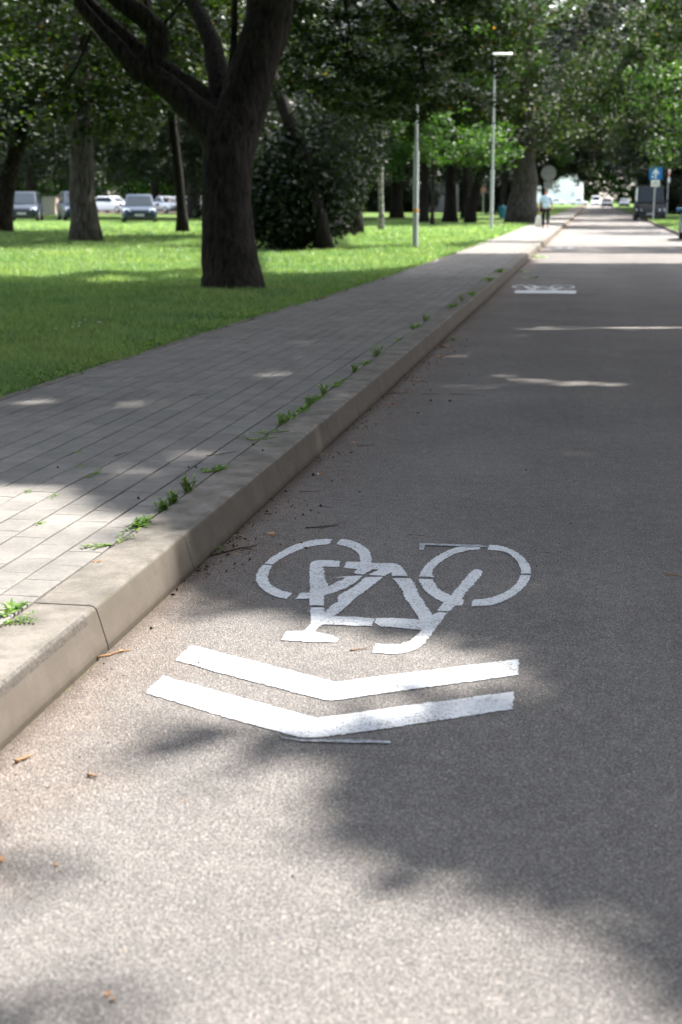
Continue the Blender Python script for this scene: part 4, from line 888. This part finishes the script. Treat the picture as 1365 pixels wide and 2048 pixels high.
# ------------------------------------------------------------------ buildings
def building():
    wm = noisy('white_render', (.78, .79, .80), .8, amt=.05, scale=.6); rm = noisy('grey_roof', (.35, .36, .38), .7); root = empty('white_building', (-7.5, 365, 0), 0, 'white gabled building at the far end of the road', 'building')
    m1 = MB(); m1.prism([(-6.5, 0), (4.5, 0), (4.5, 5.2), (1.3, 8.3), (-2, 5.2), (-6.5, 4.6)], -6, 6, Matrix.Rotation(math.pi / 2, 4, 'X')); m1.build('wall', wm, root)
    m1 = MB()
    for a, b in (((4.7, 5.15), (1.3, 8.45)), ((-2.2, 5.15), (1.3, 8.45))): m1.prism([a, (a[0], a[1] + .2), (b[0], b[1] + .2), b], -6.3, 6.3, Matrix.Rotation(math.pi / 2, 4, 'X'))
    m1.build('roof', rm, root)
    for x in (-4.2, 2.2):
        m1 = MB(); m1.box((x, -6.03, 2.6), (.9, .1, 1.1)); m1.build('window', noisy('pale_shutter', (.55, .57, .6), .6), root)
    m1 = MB(); m1.box((4.9, -6.2, 6.2), (.5, .4, 1.2)); m1.build('chimney', noisy('salmon_render', (.5, .25, .18), .8), root)
building()
def wallthing():
    p = gnd(815, 425, ZL); root = empty('grey_garage', (p[0], p[1] + 6, ZL), 0, 'low grey building in the shade behind the first lamp post', 'building')
    m1 = MB(); m1.box((0, 0, 1.4), (9, 5, 2.8)); m1.build('wall', noisy('grey_plaster', (.22, .21, .2), .9), root); m1 = MB(); m1.box((0, 0, 2.88), (9.4, 5.4, .16)); m1.build('roof', M['trim'], root)
    m1 = MB(); m1.box((-1.5, -2.52, 1.05), (1.0, .06, 2.1)); m1.build('door', M['sign_back'], root)
wallthing()
def brickwall():
    p = at(101, 405, 118); root = empty('brick_hut', (p[0], p[1], ZL), .1, 'small orange brick hut between the two left cars', 'building')
    m = mat('orange_brick', (.4, .16, .09), .9); n = N(m); br = n.n('ShaderNodeTexBrick', Scale=4.0); br.inputs['Color1'].default_value = (.42, .17, .09, 1); br.inputs['Color2'].default_value = (.33, .13, .08, 1); br.inputs['Mortar'].default_value = (.4, .37, .33, 1)
    n.l(br.outputs[0], n.b.inputs['Base Color']); m1 = MB(); m1.box((0, 0, .75), (1.1, 1, 1.5)); m1.build('wall', m, root); m1 = MB(); m1.box((0, 0, 1.56), (1.3, 1.2, .12)); m1.build('roof', M['trim'], root)
brickwall()

# ------------------------------------------------------------------ person
def skin(name, verts, edges, radii, m, parent, root_i=0, sub=2):
    me = bpy.data.meshes.new(name); me.from_pydata(verts, edges, []); me.materials.append(m); o = bpy.data.objects.new(name, me); COL.objects.link(o); o.parent = parent
    o.modifiers.new('skin', 'SKIN')
    for i, v in enumerate(me.skin_vertices[0].data):
        r = radii[i]; v.radius = r if isinstance(r, tuple) else (r, r); v.use_root = (i == root_i)
    s = o.modifiers.new('s', 'SUBSURF'); s.levels = s.render_levels = sub
    for md in o.modifiers:
        if md.type == 'SKIN': md.use_smooth_shade = True
    return o
def person():
    b = gnd(1091, 457, ZL); root = empty('person', b, rad(4), 'walking person seen from behind in a pale blue shirt and black trousers', 'person')
    sk = noisy('skin', (.42, .22, .15), .6, amt=.1)
    V = [(0, 0, .88), (0, -.01, 1.05), (0, -.01, 1.22), (0, 0, 1.36), (0, .02, 1.44), (0, .03, 1.52), (0, .04, 1.60),      # 0-6 spine to head
         (-.19, 0, 1.34), (-.25, -.02, 1.10), (-.27, .04, .88), (-.275, .07, .80),                                   # 7-10 left arm
         (.19, 0, 1.34), (.25, -.03, 1.10), (.28, .02, .88), (.285, .05, .80),                                   # 11-14 right arm
         (-.09, 0, .84), (-.10, .12, .47), (-.10, .06, .09), (-.10, .17, .035),                                      # 15-18 left leg forward
         (.09, 0, .84), (.10, .02, .46), (.10, -.24, .14), (.10, -.20, .04)]                                           # 19-22 right leg trailing, heel up
    Ed = [(0, 1), (1, 2), (2, 3), (3, 4), (4, 5), (5, 6), (3, 7), (7, 8), (8, 9), (9, 10), (3, 11), (11, 12), (12, 13), (13, 14), (0, 15), (15, 16), (16, 17), (17, 18), (0, 19), (19, 20), (20, 21), (21, 22)]
    R = [(.15, .12), (.14, .11), (.15, .11), (.13, .09), .05, (.075, .085), (.06, .07), .055, .043, .03, .034, .055, .043, .03, .034, .09, .06, .04, (.04, .03), .09, .06, .04, (.04, .03)]
    body = skin('body', V, Ed, R, sk, root)
    for sx, hx in ((-1, -.275), (1, .285)):        # fingers
        for k in range(5):
            fy = .06 + .016 * (k - 1.5) if k < 4 else .10
            skin('finger', [(hx, fy, .79), (hx + (-sx) * .008, fy + (.0 if k < 4 else .02), .745), (hx + (-sx) * .02, fy + .005, .71 if k < 4 else .735)], [(0, 1), (1, 2)], [.010, .009, .007], sk, body, sub=1)
    skin('shirt', [(0, 0, .82), (0, -.01, 1.02), (0, -.01, 1.22), (0, 0, 1.37), (0, .01, 1.42), (-.2, 0, 1.34), (-.25, -.02, 1.12), (.2, 0, 1.34), (.25, -.03, 1.12)], [(0, 1), (1, 2), (2, 3), (3, 4), (3, 5), (5, 6), (3, 7), (7, 8)], [(.19, .14), (.185, .14), (.185, .13), (.15, .11), (.07, .07), .078, .075, .078, .075], noisy('pale_blue_cotton', (.50, .66, .76), .9, amt=.35, scale=9), root)
    skin('trousers', [(0, 0, .92), (-.095, 0, .82), (-.105, .11, .47), (-.10, .05, .10), (.095, 0, .82), (.105, .02, .46), (.10, -.21, .17)], [(0, 1), (1, 2), (2, 3), (0, 4), (4, 5), (5, 6)], [(.16, .13), .105, .085, .07, .105, .085, .07], noisy('black_trousers', (.012, .012, .014), .9), root)
    for x, y, z in ((-.10, .12, .035), (.10, -.22, .05)):
        skin('shoe', [(x, y - .07, z), (x, y + .03, z), (x, y + .12, z - .01)], [(0, 1), (1, 2)], [.045, .045, .035], noisy('pale_shoe' if x > 0 else 'dark_shoe', (.55, .42, .34) if x > 0 else (.02, .02, .02), .7), root, sub=1)
    skin('hair', [(0, .02, 1.57), (0, .03, 1.63), (0, .06, 1.66)], [(0, 1), (1, 2)], [(.07, .07), (.075, .08), (.06, .065)], noisy('brown_grey_hair', (.12, .085, .07), .9), root)
    m1 = MB(); m1.box((0, .135, 1.545), (.03, .03, .035)); m1.build('nose', sk, body, bevel=.01)
    m1 = MB()
    for s in (-1, 1): m1.box((s * .078, .04, 1.555), (.015, .035, .055))
    m1.build('ears', sk, body, bevel=.006)
    # carrier bag in the left hand
    bb = b + np.array([-.30, .05, 0]); bag = empty('carrier_bag', bb, rad(4), 'white and yellow carrier bag hanging from the walking person\'s left hand', 'bag')
    m1 = MB(); prof = [(.12, .05, .06), (.15, .07, .14), (.14, .07, .35), (.11, .05, .50), (.06, .03, .58)]
    vs = []; fs = []
    for i, (a, c, z) in enumerate(prof): vs += [(a * math.cos(t), c * math.sin(t), z) for t in [k * 6.2832 / 12 for k in range(12)]]
    for i in range(4):
        for j in range(12): q = i * 12 + j; q2 = i * 12 + (j + 1) % 12; fs.append((q, q2, q2 + 12, q + 12))
    fs.append(tuple(range(12))[::-1]); m1.add(vs, fs); m1.build('sack', noisy('bag_film', (.75, .74, .62), .5, amt=.2, scale=6), bag, smooth=True)
    m1 = MB(); m1.tube([(-.05, 0, .57), (-.03, 0, .68), (.0, 0, .74), (.03, 0, .68), (.05, 0, .57)], [.01] * 5, 5); m1.build('handles', noisy('yellow_strap', (.7, .6, .1), .6), bag)
person()

# ------------------------------------------------------------------ weeds in the kerb joint
def weed(x, y, kind, hgt, lab, seed, z=ZL, spread=1.0):
    b = gnd(x, y, z - .004); rnd = random.Random(seed); rng = np.random.default_rng(seed)
    if kind in ('up', 'flat', 'ros') and z == ZL: b[0] = min(b[0], -1.716) if abs(b[0] + 1.72) < .09 else b[0]
    root = empty('weed', b, 0, lab, 'weed', 'weeds growing in the pavement joints'); sm = MB(); LV = []; LF = []
    def leaf(p, d, L, W):
        d = d.normalized(); s = d.cross(Vector((0, 0, 1)));
        if s.length < .1: s = Vector((1, 0, 0))
        s = s.normalized(); u = s.cross(d); n = len(LV)
        LV.extend([p, p + d * L * .35 + s * W + u * L * .08, p + d * L * .75 + s * W * .7 + u * L * .06, p + d * L, p + d * L * .75 - s * W * .7 + u * L * .06, p + d * L * .35 - s * W + u * L * .08]); LF.append(tuple(range(n, n + 6)))
    if kind == 'up':
        for k in range(rnd.randint(9, 14)):
            a = rnd.uniform(0, 6.28); tilt = rnd.uniform(.1, 1.0); L = hgt * rnd.uniform(.4, .95); p = Vector((rnd.uniform(-.012, .012), rnd.uniform(-.035, .035) * spread, 0)); d = Vector((math.cos(a) * tilt, math.sin(a) * tilt, 1)).normalized(); pts = [p.copy()]
            for q in range(8):
                p = p + d * L / 8; d = (d + Vector((rnd.uniform(-.1, .1), rnd.uniform(-.1, .1), .05))).normalized(); pts.append(p.copy())
                for s in (-1, 1, 1):
                    aa = rnd.uniform(0, 6.28); leaf(p, Vector((math.cos(aa), math.sin(aa), rnd.uniform(.1, .9))), rnd.uniform(.011, .022), rnd.uniform(.003, .005))
            sm.tube(pts, [.0011] * len(pts), 4)
    elif kind == 'ros':
        for k in range(46):
            a = rnd.uniform(0, 6.28); p = Vector((rnd.gauss(0, .008), rnd.gauss(0, .045 if hgt > .03 else .02) * spread, .004)); leaf(p, Vector((math.cos(a), math.sin(a), rnd.uniform(.05, .6))), hgt * rnd.uniform(.35, .95), hgt * .12)
        sm.tube([(0, -.02 * spread, 0), (0, 0, .006), (0, .02 * spread, 0)], [.002] * 3, 4)
    else:
        for k in range(5):
            a = rnd.choice((1.3, -1.8, 2.6, .6, -2.6)) + rnd.uniform(-.3, .3); p = Vector((0, 0, .004)); pts = [p.copy()]; L = hgt * rnd.uniform(.6, 1.2)
            for q in range(7):
                a += rnd.uniform(-.25, .25); p = p + Vector((math.cos(a), math.sin(a), rnd.uniform(-.03, .16))) * L / 7; p.z = max(p.z, .004); pts.append(p.copy())
                for s in (-1, 1): leaf(p, Vector((math.cos(a + s * 1.1), math.sin(a + s * 1.1), rnd.uniform(.1, .6))), rnd.uniform(.011, .02), rnd.uniform(.0035, .0055))
            sm.tube(pts, [.001] * len(pts), 4)
    me = bpy.data.meshes.new('leaves'); me.from_pydata([tuple(v) for v in LV], [], LF); me.materials.append(M['weed']); o = bpy.data.objects.new('leaves', me); COL.objects.link(o); o.parent = root
    sm.build('stem', M['stem'], root)
W = [(28, 1222, 'ros', .055, 'bright green weed at the left edge of the photo by the kerb'), (2, 1252, 'flat', .10, 'lowest weed in the joint, cut by the left edge'), (232, 1092, 'flat', .13, 'thin sprig leaning over the sunlit pavers'), (286, 1050, 'ros', .06, 'bright flat tuft where sun meets shade on the pavement'), (272, 1052, 'ros', .045, 'small yellowish tuft hugging the left of the bright flat tuft'),
 (331, 1022, 'up', .062, 'short upright weed, left of a close pair'), (352, 1008, 'up', .062, 'short upright weed in the middle of three'), (380, 986, 'up', .09, 'tallest upright weed near the sunlit corner of the pavement'), (425, 945, 'flat', .07, 'small sprig beside the flat seedling on the joint'), (446, 941, 'ros', .05, 'flat seedling pressed against the kerb'),
 (528, 882, 'flat', .12, 'first creeping weed of the long green line'), (545, 868, 'flat', .11, 'creeping weed with a reddish stem'), (572, 850, 'up', .08, 'bluish bushy weed in the long green line'), (588, 836, 'ros', .055, 'bright tuft next to the bluish bushy weed'), (605, 822, 'ros', .075, 'brightest dense tuft of the long green line'), (620, 812, 'up', .075, 'feathery weed rising behind the brightest tuft'),
 (640, 800, 'ros', .06, 'yellow-green tuft at the end of the dense line'), (656, 790, 'up', .08, 'wispy weed above the kerb joint'), (690, 770, 'ros', .06, 'dark green tuft with round leaves'), (704, 760, 'flat', .09, 'creeping weed tip beyond the dark green tuft'), (726, 745, 'up', .07, 'left of the two small bushes far along the joint'), (742, 730, 'ros', .06, 'low yellowish weed between two small bushes'), (764, 714, 'up', .12, 'tall bushy weed alone near the middle of the kerb'),
 (812, 683, 'ros', .05, 'tiny weed past the tall bushy one'), (848, 657, 'ros', .10, 'green tuft opposite the pale kerb joint'), (866, 643, 'up', .10, 'weed behind the tuft opposite the pale joint'), (905, 615, 'ros', .12, 'distant tuft, first of a far row'), (925, 603, 'up', .13, 'distant tuft, second of a far row'), (945, 590, 'ros', .13, 'distant tuft, third of a far row'), (978, 562, 'ros', .16, 'brownish-green weed near the far end of the kerb'), (1000, 545, 'ros', .16, 'farthest weed on the kerb joint'),
 (82, 1049, 'ros', .018, 'tiny seedling among the sunlit pavers'), (163, 933, 'ros', .018, 'tiny tuft in a shaded paver joint'), (195, 948, 'ros', .022, 'mossy line in a paver joint, right one'), (180, 955, 'ros', .018, 'mossy line in a paver joint, left one'), (58, 985, 'ros', .016, 'tiny seedling near the left edge in shade'), (110, 994, 'ros', .016, 'tiny seedling just above the sunlit pavers'), (160, 905, 'ros', .02, 'faint tuft farthest back among the pavers'),
 (437, 1100, 'ros', .02, 'seedling sprouting beside the thick twig in the gutter', 0.0), (905, 680, 'ros', .06, 'green weed in the gutter beside a pale dead leaf', 0.0)]
for i, q in enumerate(W): weed(q[0], q[1], q[2], q[3], q[4], 300 + i, q[5] if len(q) > 5 else ZL, 1.6 if q[1] < 900 else 1.0)

# ------------------------------------------------------------------ twigs, leaves, berries, butt
def twig(p0, p1, r, lab, seed, z=0.0, m='twig', forks=1):
    a = Vector(gnd(*p0, z)); b = Vector(gnd(*p1, z)); rnd = random.Random(seed); mb = MB(); pts = []; d = b - a; s = Vector((-d.y, d.x, 0)).normalized()
    for i in range(7): t = i / 6; pts.append(d * t + s * rnd.uniform(-1, 1) * d.length * .035 + Vector((0, 0, r + rnd.uniform(0, .003))))
    mb.tube(pts, [r * (1 - .5 * i / 6) * rnd.uniform(.8, 1.2) for i in range(7)], 6)
    for k in range(forks):
        i = rnd.randint(2, 5); e = pts[i] + (d.normalized() * .6 + s * rnd.choice((-1, 1))) * d.length * .16; e.z = r * .6; mb.tube([pts[i], e], [r * .6, r * .3], 5)
    o = mb.build('twig', M[m], None, smooth=True); o.location = a; tag(o, lab, 'twig', 'twigs on the ground')
TW = [((425, 1113), (513, 1092), .0052, 'thick dark twig lying against the foot of the kerb'), ((611, 1058), (679, 1052), .003, 'dark twig just above the left wheel of the bicycle symbol'), ((636, 1012), (662, 1017), .0015, 'pale stalk with a black berry at its end'), ((700, 1302), (738, 1298), .0022, 'small reddish twig between the bicycle and the upper chevron', 'dry'), ((196, 1318), (262, 1301), .0035, 'orange-brown twig on the sunny asphalt by the kerb', 'dry'),
 ((230, 913), (256, 905), .0022, 'short dark twig on the shaded pavers at left', 'twig', ZL), ((415, 913), (476, 904), .0022, 'long thin twig across the pavers near the kerb', 'twig', ZL), ((902, 789), (960, 791), .002, 'straight thin twig on the middle of the road'), ((640, 1058), (690, 1046), .0012, 'hair-thin stalk above the bicycle wheel'), ((715, 893), (750, 891), .002, 'thin twig near an orange leaf in the gutter'), ((770, 790), (800, 786), .0025, 'dark twig under the leaf litter in the gutter'),
 ((843, 789), (880, 788), .0018, 'thin twig just left of the straight one on the road'), ((380, 792), (420, 788), .002, 'curled twig on the pavers far from the kerb', 'twig', ZL), ((270, 756), (310, 752), .002, 'dark twig near the lawn edge', 'twig', ZL), ((815, 1070), (850, 1072), .001, 'nearly invisible stalk above the frame of the bicycle symbol'), ((600, 985), (640, 983), .0013, 'thin straight stalk close to the kerb face'),
 ((32, 1528), (62, 1515), .005, 'reddish twig at the left edge on sunny asphalt', 'dry'), ((176, 1553), (196, 1557), .004, 'short brown stub on sunny asphalt', 'dry'), ((1330, 1150), (1366, 1155), .003, 'orange straw at the right edge of the road', 'dry')]
for i, q in enumerate(TW): twig(q[0], q[1], q[2], q[3], 500 + i, q[5] if len(q) > 5 else 0.0, q[4] if len(q) > 4 else 'twig', 1 if i in (0, 6, 12) else 0)
def litter_leaf(x, y, s, lab, seed, m='dry', z=0.0, n=4, cat='dead leaf'):
    b = gnd(x, y, z); rnd = random.Random(seed); mb = MB()
    for k in range(n):
        a = rnd.uniform(0, 6.28); L = s * rnd.uniform(.6, 1); Wd = L * rnd.uniform(.25, .42); c = Vector((rnd.gauss(0, s * .4), rnd.gauss(0, s * .4), .003 + rnd.random() * s * .12)); d = Vector((math.cos(a), math.sin(a), rnd.uniform(-.1, .35))); sd = Vector((-math.sin(a), math.cos(a), rnd.uniform(-.3, .3)))
        pts = [c - d * L / 2, c - d * L * .2 + sd * Wd * .8, c + d * L * .1 + sd * Wd * .9, c + d * L * .5, c + d * L * .1 - sd * Wd * .9, c - d * L * .2 - sd * Wd * .8, c + Vector((0, 0, -.002 + s * .04))]
        for v in pts: v.z = max(v.z, .002)
        mb.add(pts, [(0, 1, 6), (1, 2, 6), (2, 3, 6), (3, 4, 6), (4, 5, 6), (5, 0, 6)])
    o = mb.build('fallen_leaf', M[m]); o.location = b; tag(o, lab, cat, 'fallen leaves and scraps on the ground')
LL = [(1083, 515, .30, 'yellow-green torn leaf bunch where the kerb meets the sunny band', 'weed', 0, 7), (1049, 545, .20, 'flat green leaf on the road below the torn bunch', 'weed', 0, 3), (1052, 557, .16, 'second green leaf on the road below the torn bunch', 'weed', 0, 3), (845, 762, .07, 'dark curled leaf in the gutter by the light streak'), (806, 787, .07, 'dark heap of leaves in the gutter', 'dry', 0, 5), (788, 808, .06, 'orange-brown scrap under the dark heap'), (705, 887, .045, 'orange scrap of leaf in the gutter'), (896, 695, .13, 'pale dead leaf under the pale kerb joint'),
 (880, 715, .08, 'brown debris just in front of the pale dead leaf', 'dry', 0, 6), (635, 1062, .02, 'brown crumb by the twig above the wheel'), (545, 1070, .035, 'crumbled brown clump near the thick twig', 'dry', 0, 6), (480, 1075, .03, 'brown scrap right at the foot of the kerb', 'dry', 0, 5), (475, 1108, .018, 'orange flakes under the thick twig', 'dry', 0, 5), (190, 1125, .022, 'small reddish leaf in the sunny joint', 'dry', ZL, 3), (432, 911, .022, 'pale green leaf with the long thin twig', 'weed', ZL, 3), (640, 598, .12, 'tan leaf on the far edge of the pavement', 'dry', ZL, 2), (398, 537 + 100, .0, ''), (110, 985 + 750, .02, 'small straw flake on the sunny foreground', 'dry', 0, 1), (235, 1998, .02, 'yellowish flake near the bottom left corner', 'dry', 0, 2), (20, 1722, .025, 'reddish scrap at the left edge of the foreground', 'dry', 0, 2), (365, 1603, .009, 'pale seed scrap in the sunny foreground', 'dry', 0, 3), (730, 1722, .01, 'tiny pale flake in the middle of the foreground', 'dry', 0, 1), (600, 992, .02, 'small dark scrap in the gutter', 'dry', 0, 3), (240, 1303, .02, 'tan flake beside the orange-brown twig', 'dry', 0, 3)]
for i, q in enumerate(LL):
    if q[3]: litter_leaf(q[0], q[1], q[2], q[3], 700 + i, q[4] if len(q) > 4 else 'dry', q[5] if len(q) > 5 else 0, q[6] if len(q) > 6 else 4)
def berry(x, y, r, lab, z=0.0):
    b = gnd(x, y, z); mb = MB(); n = 6; vs = []; fs = []
    mb.tube([(0, 0, 0), (0, 0, r * .3), (0, 0, r), (0, 0, r * 1.6), (0, 0, r * 1.9)], [r * .4, r * .85, r, r * .7, r * .2], 9, .12); mb.tube([(0, 0, r * .9), (r * 2.2, -r * .6, r * .4)], [r * .18, r * .1], 4)
    o = mb.build('berry', M['black'], None, smooth=True); o.location = b; tag(o, lab, 'berry', 'black berries and crumbs on the ground')
for q in [(277, 998, .006, 'black berry alone on the pavers just above the sunlit part', ZL), (378, 936, .005, 'black berry, left of the close pair on the pavers', ZL), (393, 936, .005, 'black berry, right of the close pair on the pavers', ZL), (116, 936, .005, 'black berry with a stalk far left on the pavers', ZL), (507, 891, .006, 'black berry on the joint at the start of the green line', ZL), (526, 902, .005, 'black berry on top of the kerb', ZL), (642, 1013, .006, 'black berry on a pale stalk on the asphalt'), (607, 1031, .005, 'black crumb between kerb and left wheel'), (627, 952, .009, 'black lump beside the cigarette end'), (303, 1258, .005, 'black speck on the sunny asphalt by the kerb'), (398, 1328, .004, 'black speck on the upper chevron'), (900, 803, .008, 'black crumb with a brown stalk on the road'), (862, 802, .007, 'black crumb left of the brown-stalked one'), (836, 827, .006, 'black crumb near the gutter in mid distance'), (720, 985, .004, 'black speck right of the cigarette end'), (664, 963, .004, 'small black speck in front of the cigarette end'), (1052, 941, .004, 'black speck in the empty middle of the road'), (572, 984, .006, 'black crumb touching the kerb shadow')]:
    berry(q[0], q[1], q[2], q[3], q[4] if len(q) > 4 else 0.0)
def butt():
    b = gnd(640, 949, 0); root = empty('cigarette_end', b, rad(8), 'orange-filtered cigarette end lying in the gutter', 'litter')
    m1 = MB(); m1.tube([(-.004, 0, .004), (.011, 0, .004)], [.0039, .0039], 12); m1.build('filter', M['butt'], root); m1 = MB(); m1.tube([(-.013, 0, .004), (-.0045, 0, .004)], [.0034, .0038], 12); m1.build('paper', M['white_paper'], root)
butt()
# fine litter gathered along the kerb and in the joints
rng = np.random.default_rng(909)
n = 3000; y = 2.4 + rng.uniform(0, 1, n) ** 1.6 * 22; x = -1.46 + rng.exponential(.13, n); x2 = rng.uniform(-1.4, 2.5, 900); y2 = rng.uniform(2.2, 9, 900)
P = np.concatenate([np.stack([x, y, np.full(n, .003)], 1), np.stack([x2, y2, np.full(900, .003)], 1)])
dn = np.sin(P[:, 1] * 5.1) + np.sin(P[:, 1] * 2.3 + 1) + rng.normal(0, .9, len(P)) > -.1; P = P[dn | (np.arange(len(P)) >= n)]
j = 2600; yj = rng.uniform(3.2, 16, j); Pj = np.stack([-1.7175 + rng.normal(0, .006, j), yj, np.full(j, ZL - .006)], 1); Pj = Pj[np.sin(Pj[:, 1] * 6.3) + rng.normal(0, .8, j) > 0]
P = np.concatenate([P, Pj]); V, Fq = leaf_quads(P, rng, .0075, .5, .5)
tag(mesh_np('litter_crumbs', V, Fq, M['seed']), 'tiny seeds and crumbs scattered along the gutter and joint', 'litter', None, 'stuff')
n = 420; cy = rng.choice([5.1, 5.5, 6.2, 7.6, 8.9, 9.8, 10.6, 11.3, 12.2, 13.0, 14.2, 17.0, 21.0], n); y = cy + rng.normal(0, .22, n) * (cy / 9); x = -1.46 + rng.exponential(.10, n) * (cy / 9) ** .5
P = np.stack([x, y, np.full(n, .005) + rng.uniform(0, .006, n)], 1); V, Fq = leaf_quads(P, rng, .019, .6, .45)
tag(mesh_np('leaf_litter', V, Fq, M['litter']), 'dark brown leaf litter heaped in the gutter', 'leaf litter', None, 'stuff')
for o_ in list(bpy.data.objects):
    if o_.type == 'MESH' and not o_.data.polygons and 'skin' not in o_.modifiers: bpy.data.objects.remove(o_)
